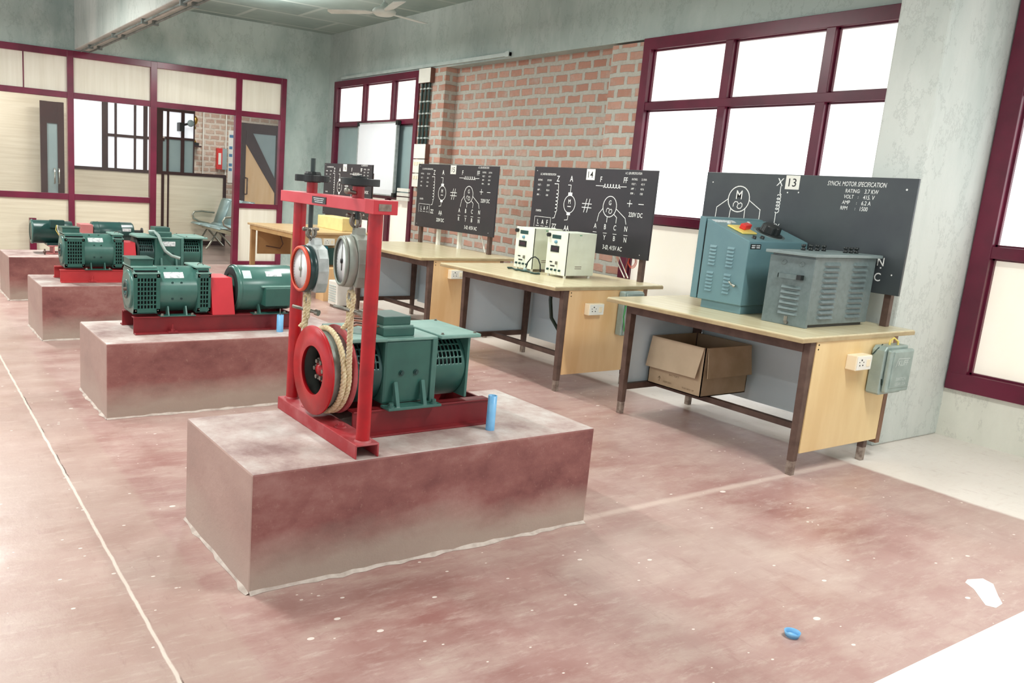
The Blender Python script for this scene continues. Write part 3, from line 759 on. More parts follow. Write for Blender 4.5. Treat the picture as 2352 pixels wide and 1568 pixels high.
npl = MB(); npl.box(1.4055, 1.4085, 2.835, 2.955, 1.342, 1.368); npl = npl.make('name_plate', M_plate_blk, t)
p = MB(); [p.box(1.4045, 1.4058, 2.85+.004*k, 2.94-.006*k, 1.360-.007*k, 1.3625-.007*k) for k in range(3)]; p.make('engraved_lines', M_plate, npl)
for bx, by in ((1.46, 2.72), (1.46, 3.03)):
    p = MB(); p.lathe([(.001, 0), (.024, 0), (.024, .003), (.001, .003)], (bx, by, .495), 'z', 20); bolt(p, (bx, by, .498), .012, .016); p.make('anchor_bolt', M_red_dusty, t)

def handwheel(name_lab, y, r, screw_top, screw_bot, lobes):
    x = 1.455
    t = thing('adjuster_handwheel', name_lab, 'handwheel', (x, y, 1.377), 'black handwheels on the brake frame')
    p = MB(); p.cyl((x, y, 1.377), (x, y, 1.425), .022, 24); p.make('sleeve', M_red, t)
    p = MB()
    n = 48; out = []
    for i in range(n):
        a = 2*PI*i/n; out.append((x+(r*(.93+.07*math.cos(a*lobes)))*math.cos(a), y+(r*(.93+.07*math.cos(a*lobes)))*math.sin(a)))
    inn = [(x+r*.78*math.cos(2*PI*i/n), y+r*.78*math.sin(2*PI*i/n)) for i in range(n)]
    za, zb = 1.421, 1.447
    v = [(q[0], q[1], z) for z in (za, zb) for ring in (out, inn) for q in ring]
    fs = []
    for i in range(n):
        j = (i+1) % n
        fs += [(i, j, 2*n+j, 2*n+i), (n+j, n+i, 3*n+i, 3*n+j), (2*n+i, 2*n+j, 3*n+j, 3*n+i), (j, i, n+i, n+j)]
    p.add(v, fs); p.make('rim', M_black, t, bevel=.002)
    for k in range(4):
        a = PI/2*k+.5; p = MB(); p.xf = Matrix.Translation((x, y, 0)) @ Matrix.Rotation(a, 4, 'Z'); p.box(.02, r*.82, -.016, .016, za+.002, zb-.002); p.make('spoke', M_black, t)
    p = MB(); p.lathe([(.001, -.012), (.032, -.012), (.034, 0), (.034, .022), (.03, .03)] if lobes > 1 else [(.001, -.012), (.03, -.012), (.03, .024), (.001, .024)], (x, y, 1.43), 'z', 12 if lobes > 1 else 24, smooth=False); p.make('hub', M_black, t)
    p = MB(); prof = []; z = screw_bot
    while z < screw_top:
        prof += [(.0085, z), (.0108, z+.0025)]; z += .005
    p.lathe([(.001, screw_bot)]+prof+[(.001, screw_top)], (x, y, 0), 'z', 16); p.make('threaded_rod', M_steel if 0 else simple('screw_iron%d' % lobes, (62, 72, 70), .4, .4), t)
    return t
h1 = handwheel('black handwheel with a tall threaded rod above it, farther one', 3.062, .075, 1.512, 1.235, 6)
h2 = handwheel('black handwheel at the near end of the frame with no rod above', 2.672, .077, 1.455, 1.30, 1)
p = MB(); p.cyl((1.43, 2.655, 1.395), (1.39, 2.63, 1.40), .008, 8); p.sphere((1.385, 2.627, 1.401), .012, 6); p.make('clamp_screw', M_steel, h2)

def shackle(t, x, y, ztop, zbot):
    zc = (ztop+zbot)/2; hh = (ztop-zbot)/2
    p = MB(); path = [(x+.016, y, ztop-.006)]+[(x+.02*math.cos(a), y, zc-hh*.4+hh*.9*-math.sin(a)*1.0) for a in [PI*k/10 for k in range(11)]]+[(x-.016, y, ztop-.006)]
    p.tube(path, .0065, 8); p.make('shackle', M_steel, t)
    p = MB(); p.cyl((x-.032, y, ztop-.012), (x+.032, y, ztop-.012), .006, 10); p.sphere((x-.032, y, ztop-.012), .009, 5); p.make('shackle_pin', M_steel, t)
    p = MB(); p.tube([(x, y+.016*math.cos(a), zbot+.006+.022*math.sin(a)) for a in [2*PI*k/14 for k in range(14)]], .0055, 8, True); p.make('ring_link', M_steel, t)
def balance(label, y, z, face, body, rim, ringc, ztop, rot):
    x = 1.452; R = .094
    t = thing('spring_balance', label, 'spring balance', (x, y, z), 'dial spring balances', math.radians(rot))
    L = MB
    p = L(); pr = [(.001, .045)]
    p.prism([(-.088, -.05), (-.07, -.09), (.07, -.09), (.088, -.05), (.095, .0), (.088, .05), (.07, .085), (.03, .10), (-.03, .10), (-.07, .085), (-.088, .05), (-.095, 0)], 'x', -.005, .045)
    p.make('case', body, t, local=True, bevel=.006)
    p = L(); p.lathe([(.001, -.005), (R, -.005), (R+.002, -.012), (R, -.035), (.001, -.035)], (0, 0, 0), 'x', 48); p.make('dial_ring', ringc, t, local=True)
    p = L(); p.lathe([(R*.86, -.036), (R*.98, -.036), (R*.98, -.046), (R*.90, -.05), (R*.86, -.046)], (0, 0, 0), 'x', 48); p.make('dial_rim', rim, t, local=True)
    p = L(); p.lathe([(.001, -.038), (R*.87, -.038), (R*.87, -.035)], (0, 0, 0), 'x', 48); p.make('dial_face', face, t, local=True)
    p = L()
    for k in range(40):
        a = 2*PI*k/40; r1, r2 = R*.72, R*.82
        if k % 5 == 0: r1 = R*.66
        w_ = .0006
        p.add([(-.0385, r1*math.cos(a)-w_*math.sin(a), r1*math.sin(a)+w_*math.cos(a)), (-.0385, r2*math.cos(a)-w_*math.sin(a), r2*math.sin(a)+w_*math.cos(a)), (-.0385, r2*math.cos(a)+w_*math.sin(a), r2*math.sin(a)-w_*math.cos(a)), (-.0385, r1*math.cos(a)+w_*math.sin(a), r1*math.sin(a)-w_*math.cos(a))], [(0, 1, 2, 3)])
    p.make('scale_marks', M_ink, t, local=True)
    p = L(); p.prism([(-.004, -.035), (.004, -.035), (.0015, .068), (-.0015, .068)], 'x', -.041, -.040); p.lathe([(.001, -.044), (.009, -.044), (.009, -.038)], (0, 0, 0), 'x', 16)
    p.make('pointer', M_grey_g if face is M_dialw and rim is M_orange else M_ink, t, local=True)
    p = L(); p.prism([(-.03, .095), (.03, .095), (.02, .125), (-.02, .125)], 'x', .0, .04); p.make('lug', body, t, local=True, bevel=.004)
    return t
b1 = balance('spring balance with orange rim and silver case, hanging farther from the camera', 3.045, 1.073, M_dialw, M_silver_g, M_orange, M_ringd, 1.23, -1)
b2 = balance('spring balance with plain grey case and black pointer, hanging nearer the camera', 2.685, 1.145, M_dialw, M_grey_g, M_grey_g, M_grey_g, 1.33, -12)
sh = thing('shackle_link', 'steel shackle between the threaded rod and the orange rimmed balance', 'shackle', (1.455, 3.052, 1.19), 'shackles'); shackle(sh, 1.455, 3.052, 1.245, 1.205)
sh = thing('shackle_link', 'steel shackle between the top beam and the plain grey balance', 'shackle', (1.455, 2.682, 1.27), 'shackles'); shackle(sh, 1.455, 2.682, 1.325, 1.28)

# ropes: three twisted strands
def twisted(path, r, pitch, t, name):
    P = [Vector(p) for p in path]
    # resample
    pts = []; 
    for i in range(len(P)-1):
        L = (P[i+1]-P[i]).length; n = max(1, int(L/.004))
        for k in range(n): pts.append(P[i].lerp(P[i+1], k/n))
    pts.append(P[-1])
    for s in range(3):
        m = MB(); out = []; up = None; dist = 0
        for i, q in enumerate(pts):
            tn = (pts[min(i+1, len(pts)-1)]-pts[max(i-1, 0)]).normalized()
            if up is None: up = Vector((1, 0, 0)) if abs(tn.x) < .9 else Vector((0, 1, 0))
            a = (up-tn*up.dot(tn)).normalized(); up = a; b = tn.cross(a)
            if i: dist += (q-pts[i-1]).length
            ang = 2*PI*(dist/pitch+s/3)
            out.append(q+(a*math.cos(ang)+b*math.sin(ang))*r*.48)
        m.tube(out, r*.56, 6); m.make(name, M_rope, t)
t = thing('brake_rope', 'thick hemp rope wound round the brake pulley and tied to both balances', 'rope', (1.455, 2.88, .52))
Rr = .154+.012
path = [(1.447, 3.052, .93), (1.445, cy+Rr, .80), (1.443, cy+Rr, cz+.02)]
turns = 1.5; n = 90
for k in range(1, n+1):
    a = -2*PI*turns*k/n           # from +y side downwards, under, up the near side, over ...
    path.append((1.450+.034*k/n, cy+Rr*math.cos(a), cz+Rr*math.sin(a)))
# ends at a=-3pi -> near side (-y)
path += [(1.478, cy-Rr-.004, cz+.06), (1.468, 2.70, .84), (1.458, 2.684, .95), (1.455, 2.684, 1.0)]
twisted(path, .012, .047, t, 'strand')
def rope_eye(x, y, ztop, zcl, t):
    pth = [(x, y-.013, zcl-.03), (x, y-.014, zcl+.02), (x, y-.02, zcl+.05), (x, y-.013, ztop-.004), (x, y, ztop), (x, y+.013, ztop-.004), (x, y+.02, zcl+.05), (x, y+.014, zcl+.02), (x, y+.013, zcl-.03), (x, y+.022, zcl-.055), (x-.005, y+.045, zcl-.075)]
    twisted(pth, .0095, .04, t, 'eye_strand')
rope_eye(1.45, 3.052, .968, .90, t); rope_eye(1.455, 2.684, 1.035, .96, t)
for yy, z, lab in ((3.052, .905, 'steel clamp pin through the rope under the orange rimmed balance'), (2.684, .965, 'steel clamp pin through the rope under the plain grey balance')):
    c = thing('rope_clamp', lab, 'clamp', (1.455, yy, z), 'rope clamps')
    p = MB(); p.cyl((1.41, yy+.05, z+.006), (1.475, yy-.035, z-.008), .0075, 10); p.make('clamp_pin', M_steel, c)
    p = MB(); p.cyl((1.475, yy-.033, z-.008), (1.482, yy-.048, z-.01), .013, 8); p.make('nut', M_steel, c)
    p = MB(); p.tube([(1.452+.0, yy+.012*math.cos(a), z+.05+.02*math.sin(a)) for a in [2*PI*k/12 for k in range(12)]], .005, 6, True); p.make('thimble', M_steel, c)
for bal, yy, zb in ((b1, 3.048, .985), (b2, 2.684, 1.055)):
    p = MB(); c0 = Vector((1.455, yy, zb))-ORG[bal.name]
    p.cyl(c0, c0-Vector((0, 0, .025)), .008, 10); p.make('bottom_hook', M_steel, bal, local=True)

# blue pipe stubs on plinths
def pipe_stub(x, y, z0, h, lab, grp='blue pipe stubs'):
    p = MB(); p.lathe([(.019, 0), (.019, h), (.0155, h), (.0155, 0)], (x, y, z0), 'z', 24)
    return tag(p.make('pipe_stub', M_bluepipe), lab, 'pipe', grp)
pipe_stub(2.128, 2.632, .441, .150, 'blue plastic pipe standing upright on the nearest plinth')
t = thing('pipe_stub', 'blue plastic pipe with a rod in it on the second plinth', 'pipe', (2.12, 4.85, .441), 'blue pipe stubs')
p = MB(); p.lathe([(.022, 0), (.022, .11), (.018, .11), (.018, 0)], (2.12, 4.85, .441), 'z', 20); p.make('pipe', M_bluepipe, t)
p = MB(); p.cyl((2.118, 4.85, .441), (2.118, 4.85, .59), .004, 8); p.make('rod', M_steel, t)

# ---- generator sets of the second and third plinths
def grille(m, x0, x1, z0, z1, y, nx, nz, th=.006, bar=.35):
    """punched plate facing -y: bars at y..y+th"""
    fw = min(.02, (x1-x0)*.16)
    m.box(x0, x0+fw, y, y+th, z0, z1); m.box(x1-fw, x1, y, y+th, z0, z1); m.box(x0, x1, y, y+th, z0, z0+.022); m.box(x0, x1, y, y+th, z1-.024, z1)
    a, b, c, e = x0+fw, x1-fw, z0+.022, z1-.024
    sx = (b-a)/nx; sz = (e-c)/nz
    for i in range(nx+1): 
        q = a+sx*i; m.box(q-sx*bar/2, q+sx*bar/2, y+.0005, y+th-.0005, c, e)
    for j in range(nz+1):
        q = c+sz*j; m.box(a, b, y+.001, y+th-.001, q-sz*bar*.4, q+sz*bar*.4)
def generator(label, loc, dark=False):
    """grilled round generator; origin = left-front-bottom on rail top; front face is y=0"""
    t = thing('grilled_generator', label, 'generator', loc, 'green electric machines')
    def mk(): m = MB(); m.xf = Matrix.Translation(loc); return m
    cy, cz = .145, .15; Z0, Z1 = .03, .29
    gm = M_green if not dark else M_green
    p = mk(); p.lathe([(.142, .14), (.142, .40)], (0, cy, cz), 'x', 56); p.make('yoke_cylinder', M_green_l, t)
    for x0, x1, nx, nm in ((0, .148, 6, 0), (.385, .462, 3, 1)):
        oc = [(.045, Z0-.02), (.245, Z0-.02), (.285, Z0+.03), (.285, Z1-.03), (.25, Z1), (.04, Z1), (.006, Z1-.03), (.006, Z0+.02)]
        p = mk(); p.prism(oc, 'x', x0, x0+.008); p.prism(oc, 'x', x1-.008, x1); p.prism([(.02, Z1-.012), (.27, Z1-.012), (.26, Z1), (.03, Z1)], 'x', x0, x1); p.box(x0, x1, .04, .25, Z0-.02, Z0-.012)
        p.make('end_frame', M_green_l, t, bevel=.003)
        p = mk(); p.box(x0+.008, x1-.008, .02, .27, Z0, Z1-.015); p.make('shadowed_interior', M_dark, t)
        p = mk(); grille(p, x0-.004 if nm == 0 else x0, x1+.004, Z0-.005, Z1-.03, 0, nx, 7); p.make('grille', gm, t)
        p = mk(); [bolt(p, (x, -.0006, z), .0028, .003, 'y', -1) for x in (x0+.008, x1-.008) for z in (Z0+.008, Z1-.042)]; p.make('grille_screw', M_steel, t)
        p = mk(); p.prism([(x0-.004, -.004), (x1+.006, -.004), (x1+.006, .03), (x0-.004, .03)], 'z', Z1-.031, Z1-.024); p.make('drip_lip', M_green_top, t)
    p = mk(); p.lathe([(.001, -.004), (.03, -.004), (.034, -.012), (.06, -.014), (.1, -.01), (.118, -.012), (.12, 0)], (0, cy, cz), 'x', 40); p.make('end_shield', M_green_l, t)
    p = mk(); p.lathe([(.001, -.03), (.01, -.03), (.012, -.012)], (0, cy, cz), 'x', 16); p.make('shaft_end', M_brown, t)
    p = mk(); p.lathe([(.036, -.011), (.04, -.020), (.056, -.020), (.058, -.013)], (0, cy, cz), 'x', 24); p.make('bearing_cap', M_green_d, t)
    p = mk(); p.box(-.01, .14, .03, .25, Z1, Z1+.012); p.make('top_cover', M_green_top, t, bevel=.003)
    p = mk(); p.box(-.012, .122, .05, .21, Z1+.012, Z1+.05); p.box(-.02, .128, .042, .218, Z1+.05, Z1+.056); p.make('terminal_box', M_green, t, bevel=.002)
    p = mk(); p.box(.375, .47, .02, .26, Z1, Z1+.012); p.make('top_cover', M_green_top, t, bevel=.003)
    p = mk(); p.tube([(.41, .1, Z1+.012), (.415, .1, Z1+.022), (.44, .1, Z1+.024), (.45, .1, Z1+.012)], .003, 6); p.make('lifting_loop', M_steel, t)
    # name plate lying on the yoke
    p = mk(); a0, a1 = math.radians(180-52), math.radians(180-34); v = []
    for i in range(7):
        a = a0+(a1-a0)*i/6
        for x in (.185, .305): v.append((x, cy+.1432*math.cos(a), cz+.1432*math.sin(a)))
    p.add(v, [(2*i, 2*i+2, 2*i+3, 2*i+1) for i in range(6)]); npl = p.make('name_plate', M_plate, t, solid=.0012)
    p = mk(); [bolt(p, (x, cy+.142*math.cos(a), cz+.142*math.sin(a)), .005, .004, 'y', -1) for x in (.23, .285) for a in (math.radians(180-22), math.radians(180+18))]
    [p.cyl((x, cy+.140*math.cos(math.radians(112)), cz+.140*math.sin(math.radians(112))), (x, cy+.146*math.cos(math.radians(112)), cz+.146*math.sin(math.radians(112))), .006, 10) for x in (.205, .28)]
    p.make('yoke_bolt', M_green_d, t)
    p = mk(); p.box(.15, .37, -.02, .05, 0, .006); p.make('foot_plate', M_green, t, bevel=.002)
    for x in (.20, .31):
        p = mk(); p.prism([(-.012, .006), (.05, .006), (.05, .06), (.012, .06)], 'x', x, x+.008); p.make('foot_gusset', M_green_l, t)
    p = mk(); [bolt(p, (x, -.005, .006), .008, .012) for x in (.165, .35)]; p.make('foot_bolt', M_steel, t)
    return t
rails('dark red steel base rails on the second plinth', 1.222, 2.28, 4.955, 5.25, M_rail, bolts=(1.447,))
generator('green generator with square grilles and a plated yoke on the second plinth', (1.226, 4.955, ZR))
def guard(label, x0, x1, y, z1, mat, top=.015):
    t = MB(); t.prism([(x0, y), (x1, y), (x1, y+.26), (x0, y+.26)], 'z', ZR, ZR+.001)
    m = MB()
    v = [(x0+.01, y-.006, ZR), (x1+.014, y-.006, ZR), (x1, y+.03, z1), (x0, y+.03, z1), (x0+.01, y+.28, ZR), (x1+.014, y+.28, ZR), (x1, y+.23, z1), (x0, y+.23, z1)]
    m.add(v, [(0, 1, 2, 3), (5, 4, 7, 6), (3, 2, 6, 7), (4, 0, 3, 7), (1, 5, 6, 2), (4, 5, 1, 0)])
    return tag(m.make('coupling_guard', mat, bevel=.003), label, 'coupling guard', 'sheet metal coupling guards')
guard('bright red sheet metal coupling guard on the second plinth', 1.695, 1.838, 4.952, .775, M_guard)
def round_motor(label, loc, L, r, mat, tb=True, slots=False):
    """origin = left, on rail top, axis at y=+.14"""
    t = thing('round_motor', label, 'motor', loc, 'green electric machines')
    def mk(): m = MB(); m.xf = Matrix.Translation(loc); return m
    cy, cz = .14, .005+r
    p = mk(); p.lathe([(.001, 0), (r*.3, 0), (r*.34, .004), (r*.55, .006), (r*.6, .003), (r*.86, .004), (r*.97, .01), (r, .03), (r, L-.03), (r*.96, L-.008), (r*.8, L), (.001, L)], (0, cy, cz), 'x', 60); p.make('motor_body', mat, t)
    p = mk(); p.lathe([(r*.62, -.001), (r*.9, -.001), (r*.9, .01)], (0, cy, cz), 'x', 48); p.make('end_shield', M_dark, t)
    p = mk(); p.lathe([(r+.0015, .012), (r+.003, .02), (r+.003, .03), (r+.0015, .034)], (0, cy, cz), 'x', 60); p.make('seam_band', mat, t)
    if tb:
        p = mk(); p.box(.17, .36, -.055, .03, .055, .172); p.make('terminal_box', M_green, t, bevel=.004)
        p = mk(); p.box(.155, .37, -.035, .04, .172, .182); p.make('terminal_box_lip', M_green_top, t, bevel=.003)
        p = mk(); v = []; a0, a1 = math.radians(180-52), math.radians(180-36)
        for i in range(6):
            a = a0+(a1-a0)*i/5
            for x in (.2, .31): v.append((x, cy+(r+.001)*math.cos(a), cz+(r+.001)*math.sin(a)))
        p.add(v, [(2*i, 2*i+2, 2*i+3, 2*i+1) for i in range(5)]); p.make('name_plate', M_plate, t, solid=.0012)
        p = mk(); v = []
        for i in range(6):
            a = math.radians(180-55)+math.radians(24)*i/5
            for x in (.045, .10): v.append((x, cy+(r+.001)*math.cos(a), cz+(r+.001)*math.sin(a)))
        p.add(v, [(2*i, 2*i+2, 2*i+3, 2*i+1) for i in range(5)]); p.make('paper_label', simple('pale_label', (206, 232, 226), .4), t, solid=.001)
    p = mk(); p.box(.1, .34, -.03, .03, 0, .006); p.make('foot_plate', M_green, t)
    p = mk(); p.prism([(-.01, .006), (.03, .006), (.05, .06), (.03, .07)], 'x', .15, .16); p.make('foot_gusset', mat, t)
    p = mk(); [bolt(p, (x, -.015, .006), .008, .012) for x in (.12, .32)]; p.make('foot_bolt', M_steel, t)
    return t
round_motor('smooth round green motor with a side terminal box on the second plinth', (1.866, 4.955, ZR), .42, .147, M_green_l)

rails('bright red steel base rails on the third plinth', 1.185, 2.40, 7.205, 7.50, M_rail_far, bolts=(1.432,))
generator('green generator with square grilles on the third plinth', (1.226, 7.205, ZR))
guard('pinkish red coupling guard on the third plinth', 1.69, 1.795, 7.205, .775, M_guard)
bm = box_motor('square green machine with slotted drums and white plate on the third plinth', 'green electric machines', (1.955, 7.205, ZR))
p = MB(); p.box(2.02, 2.13, 7.198, 7.204, .752, .792); p.make('name_plate', M_plate, bm)
t = thing('flexible_conduit', 'pale green flexible conduit drooping from the square machine on the third plinth', 'conduit', (2.0, 7.3, .84))
p = MB(); p.tube([(1.93, 7.30, .868), (1.965, 7.26, .872), (1.985, 7.20, .84), (1.995, 7.15, .78), (2.02, 7.12, .72), (2.07, 7.10, .68), (2.14, 7.09, .66)], .014, 10); p.make('hose', M_switch, t)
# ---- fourth plinth
yq = 9.32
t = thing('round_motor', 'dark green round motor with loose wires at the left end of the farthest plinth', 'motor', (1.27, yq, .54), 'green electric machines')
p = MB(); p.lathe([(.001, 0), (.118, 0), (.128, .004), (.128, .016), (.122, .02), (.122, .24), (.116, .25), (.116, .40), (.001, .41)], (1.272, yq+.13, .667), 'x', 48); p.make('motor_body', M_green_d, t)
p = MB(); p.lathe([(.09, -.001), (.122, -.001), (.128, .004)], (1.27, yq+.13, .667), 'x', 48); p.make('end_ring', M_green_l, t)
p = MB(); p.box(1.44, 1.58, yq-.02, yq+.06, .72, .80); p.make('terminal_box', M_green_d, t, bevel=.004)
for k in range(3):
    p = MB(); p.tube([(1.50+.01*k, yq-.02, .75), (1.49+.02*k, yq-.04, .70), (1.53, yq-.04, .63), (1.55+.01*k, yq-.02, .56)], .004, 6); p.make('wire', [M_yel, M_white, M_black][k], t)
p = MB(); p.box(1.41, 1.56, yq, yq+.22, .535, .56); p.make('foot_plate', M_green_d, t)
t = thing('base_rails', 'faded pink steel pedestal under the machines on the farthest plinth', 'base frame', (1.9, yq+.1, .441), 'red base rails under the machines')
for a, b in ((1.42, 1.55), (2.15, 2.28)):
    p = MB(); p.box(a, b, yq-.02, yq+.24, .449, .455); p.box(a+.05, a+.06, yq-.02, yq+.24, .45, .53); p.box(a, b, yq-.02, yq+.24, .525, .535); p.make('pedestal_block', M_pink, t)
p = MB(); p.box(1.40, 2.30, yq-.01, yq+.24, .441, .449); p.make('base_plate', M_pink, t)
p = MB(); p.cyl((1.38, yq-.03, .441), (1.38, yq-.03, .50), .008, 8); p.sphere((1.38, yq-.03, .47), .016, 6); p.make('anchor_bolt', M_brown, t)
m = MB(); x0, x1 = 1.745, 1.87; m.box(x0, x1, yq, yq+.24, .449, .762)
tag(m.make('coupling_guard', M_pink, bevel=.003), 'faded pink coupling guard on the farthest plinth', 'coupling guard', 'sheet metal coupling guards')
t = thing('round_motor', 'dark green round motor with a small white tag on the farthest plinth', 'motor', (1.87, yq, .54), 'green electric machines')
p = MB(); p.lathe([(.001, 0), (.118, 0), (.122, .008), (.122, .06), (.125, .064), (.122, .07), (.122, .29), (.125, .295), (.122, .3), (.122, .42), (.11, .435), (.001, .44)], (1.875, yq+.13, .668), 'x', 48); p.make('motor_body', M_green_d, t)
p = MB(); p.cyl((2.31, yq+.13, .69), (2.42, yq+.13, .69), .018, 12); p.lathe([(.001, 0), (.045, 0), (.045, .012), (.001, .012)], (2.41, yq+.13, .69), 'x', 20); p.make('shaft', M_black, t)
p = MB(); p.box(2.18, 2.27, yq+.012, yq+.03, .69, .73); p.make('name_plate', M_plate, t)
p = MB(); [p.box(2.19+.022*k, 2.20+.022*k, yq+.008, yq+.012, .635, .655) for k in range(5)]; p.make('vent_slots', M_dark, t)
p = MB(); p.box(2.1, 2.26, yq, yq+.22, .535, .555); p.make('foot_plate', M_green_d, t)

# ------------------------------------------------------------------ work tables
def table(label, loc, endmat, len_=1.41, lf=1.323):
    t = thing('lab_table', label, 'table', loc, 'lab tables along the window wall')
    def mk(): m = MB(); m.xf = Matrix.Translation(loc); return m
    L = len_
    p = mk(); p.box(0, 1.12, 0, L, .758, .782); p.make('tabletop', M_wood_top, t, bevel=.004)
    p = mk(); p.box(-.003, 1.123, -.003, L+.003, .752, .774); p.make('edge_band', M_wood_edge, t, bevel=.002)
    for x, y, nm in ((.108, .012, 0), (.108, lf-.042, 0), (.80, .012, 1), (.80, lf-.042, 1)):
        p = mk(); s = .038
        # tapering angle-iron leg
        v = [(x, y, .08), (x+s, y, .08), (x+s, y+s, .08), (x, y+s, .08), (x-.008, y, .752), (x+s+.008, y, .752), (x+s+.008, y+s+.006, .752), (x-.008, y+s+.006, .752)]
        p.add(v, [(3, 2, 1, 0), (4, 5, 6, 7), (0, 1, 5, 4), (1, 2, 6, 5), (2, 3, 7, 6), (3, 0, 4, 7)])
        leg = p.make('leg', M_brown, t, bevel=.003)
        p = mk(); p.box(x+.001, x+s-.001, y+.001, y+s-.001, 0, .085); p.make('worn_foot', M_foot, leg, bevel=.003)
    p = mk(); p.box(.095, .125, .05, lf-.03, .69, .752); p.make('front_apron', M_brown, t)
    p = mk(); p.box(.13, .92, lf-.03, lf-.015, .69, .752); p.make('side_apron', M_brown, t)
    p = mk(); p.box(.148, .915, .006, .022, .125, .752); p.make('end_panel', endmat, t, bevel=.002)
    p = mk(); [p.cyl((x, .007, z), (x, .0035, z), .004, 8) for x in (.165, .165) for z in (.735, .71)]; p.make('panel_screw', M_brown, t)
    p = mk(); p.box(.915, .955, .004, .045, .0 if 0 else .10, .752); p.make('rear_batten', simple('batten_brown', (128, 92, 70), .5), t)
    p = mk(); p.box(.90, .912, .05, lf, .14, .70); p.make('modesty_panel', M_blue, t)
    p = mk(); p.box(.15, .90, lf+.001, lf+.012, .16, .752); p.make('far_end_panel', M_blue, t)
    p = mk(); p.box(.12, .82, lf-.035, lf-.005, .165, .205); p.make('side_stretcher', M_brown, t)
    p = mk(); p.box(.44, .48, .03, lf-.03, .165, .20); p.make('centre_stretcher', M_brown, t)
    return t
T1 = (4.05, 2.49, 0); T2 = (4.015, 4.375, 0); T3 = (4.085, 6.25, 0); T4 = (3.985, 8.87, 0)
table('nearest work table with a yellow end panel, carrying the grey cabinets', T1, M_yellow)
table('second work table with a peach end panel, carrying two cream power units', T2, M_peach, 1.46, 1.265)
table('third work table with a pale peach end panel and an empty top', T3, M_peach, 1.6, 1.40)
# fourth table is plain wood
t = thing('wooden_table', 'farthest plain wooden table with a ply apron', 'table', T4)
def mk(): m = MB(); m.xf = Matrix.Translation(T4); return m
M_ply = simple('ply_brown', (176, 138, 92), .5, c2=(156, 118, 76), scale=4); M_plyt = simple('ply_top', (206, 176, 132), .3, c2=(190, 158, 114), scale=3, stretch=(1, 6, 1))
p = mk(); p.box(0, 1.1, 0, 1.42, .755, .78); p.make('tabletop', M_plyt, t, bevel=.003)
p = mk(); p.box(.02, .04, .04, 1.38, .70, .755); p.make('front_apron', simple('apron_wood', (196, 158, 104), .5), t)
for x, y in ((.03, 1.34), (.03, .04), (1.0, 1.34), (1.0, .04)):
    p = mk(); p.box(x, x+.06, y, y+.05, 0, .755); p.make('leg', M_ply, t)
p = mk(); p.box(.09, 1.0, .05, .07, .30, .755); p.make('end_panel', simple('end_ply', (206, 172, 124), .5), t)
p = mk(); p.box(.12, 1.0, 1.35, 1.36, .38, .75); p.make('far_panel', M_ply, t)
p = mk(); p.tube([(.3, 1.3, .72), (.42, 1.3, .62), (.46, 1.3, .52), (.42, 1.3, .46), (.22, 1.3, .49)], .008, 6); p.make('hanging_cable', M_brown, t)

# things on the table ends
def socket(label, x, y, z, w_=.15, h=.085, dp=.05):
    t = thing('power_socket', label, 'socket', (x, y, z), 'ivory power sockets on table ends')
    p = MB(); p.box(x-w_/2, x+w_/2, y-dp, y, z-h/2, z+h/2); p.make('back_box', M_ivory, t, bevel=.004)
    p = MB(); p.box(x-w_/2+.004, x+w_/2-.004, y-dp-.004, y-dp, z-h/2+.004, z+h/2-.004); fp = p.make('face_plate', M_white, t, bevel=.002)
    p = MB()
    for a, b, r in ((-.03, .018, .005), (-.045, -.012, .004), (-.015, -.012, .004), (-.05, .006, .003), (-.01, .006, .003)): p.cyl((x+a, y-dp-.0035, z+b), (x+a, y-dp-.0055, z+b), r, 10)
    p.make('pin_holes', M_dark, fp)
    p = MB(); p.box(x+.02, x+.05, y-dp-.009, y-dp-.003, z-.02, z+.02); p.make('rocker_switch', M_ivory, t, bevel=.002)
    return t
socket('ivory power socket beside the grey switch box on the nearest table', 4.575, 2.496, .628, .15, .085, .06)
socket('ivory power socket on the peach end of the second table', 4.40, 4.381, .615)
socket('ivory power socket on the peach end of the third table', 4.47, 6.256, .628)
socket('ivory power socket on the end of the farthest wooden table', 4.47, 8.915, .67)
# iron-clad switch box
t = thing('switch_box', 'grey-green metal switch box on the end of the nearest table', 'switch box', (4.87, 2.47, .43))
p = MB(); x0, x1, yb = 4.735, 4.975, 2.488
p.prism([(x0, .445), (x0, .69), (x0+.02, .715), (x1, .715), (x1, .445), (x1-.01, .435), (x0+.01, .435)], 'y', yb-.075, yb); p.make('case', M_switch, t, bevel=.006)
p = MB(); p.box(x0+.012, x1+.012, yb-.108, yb-.078, .452, .70); cov = p.make('hinged_cover', M_switch, t, bevel=.01)
p = MB(); p.box(x0+.035, x1-.008, yb-.112, yb-.107, .48, .69); p.make('raised_panel', M_switch, cov, bevel=.004)

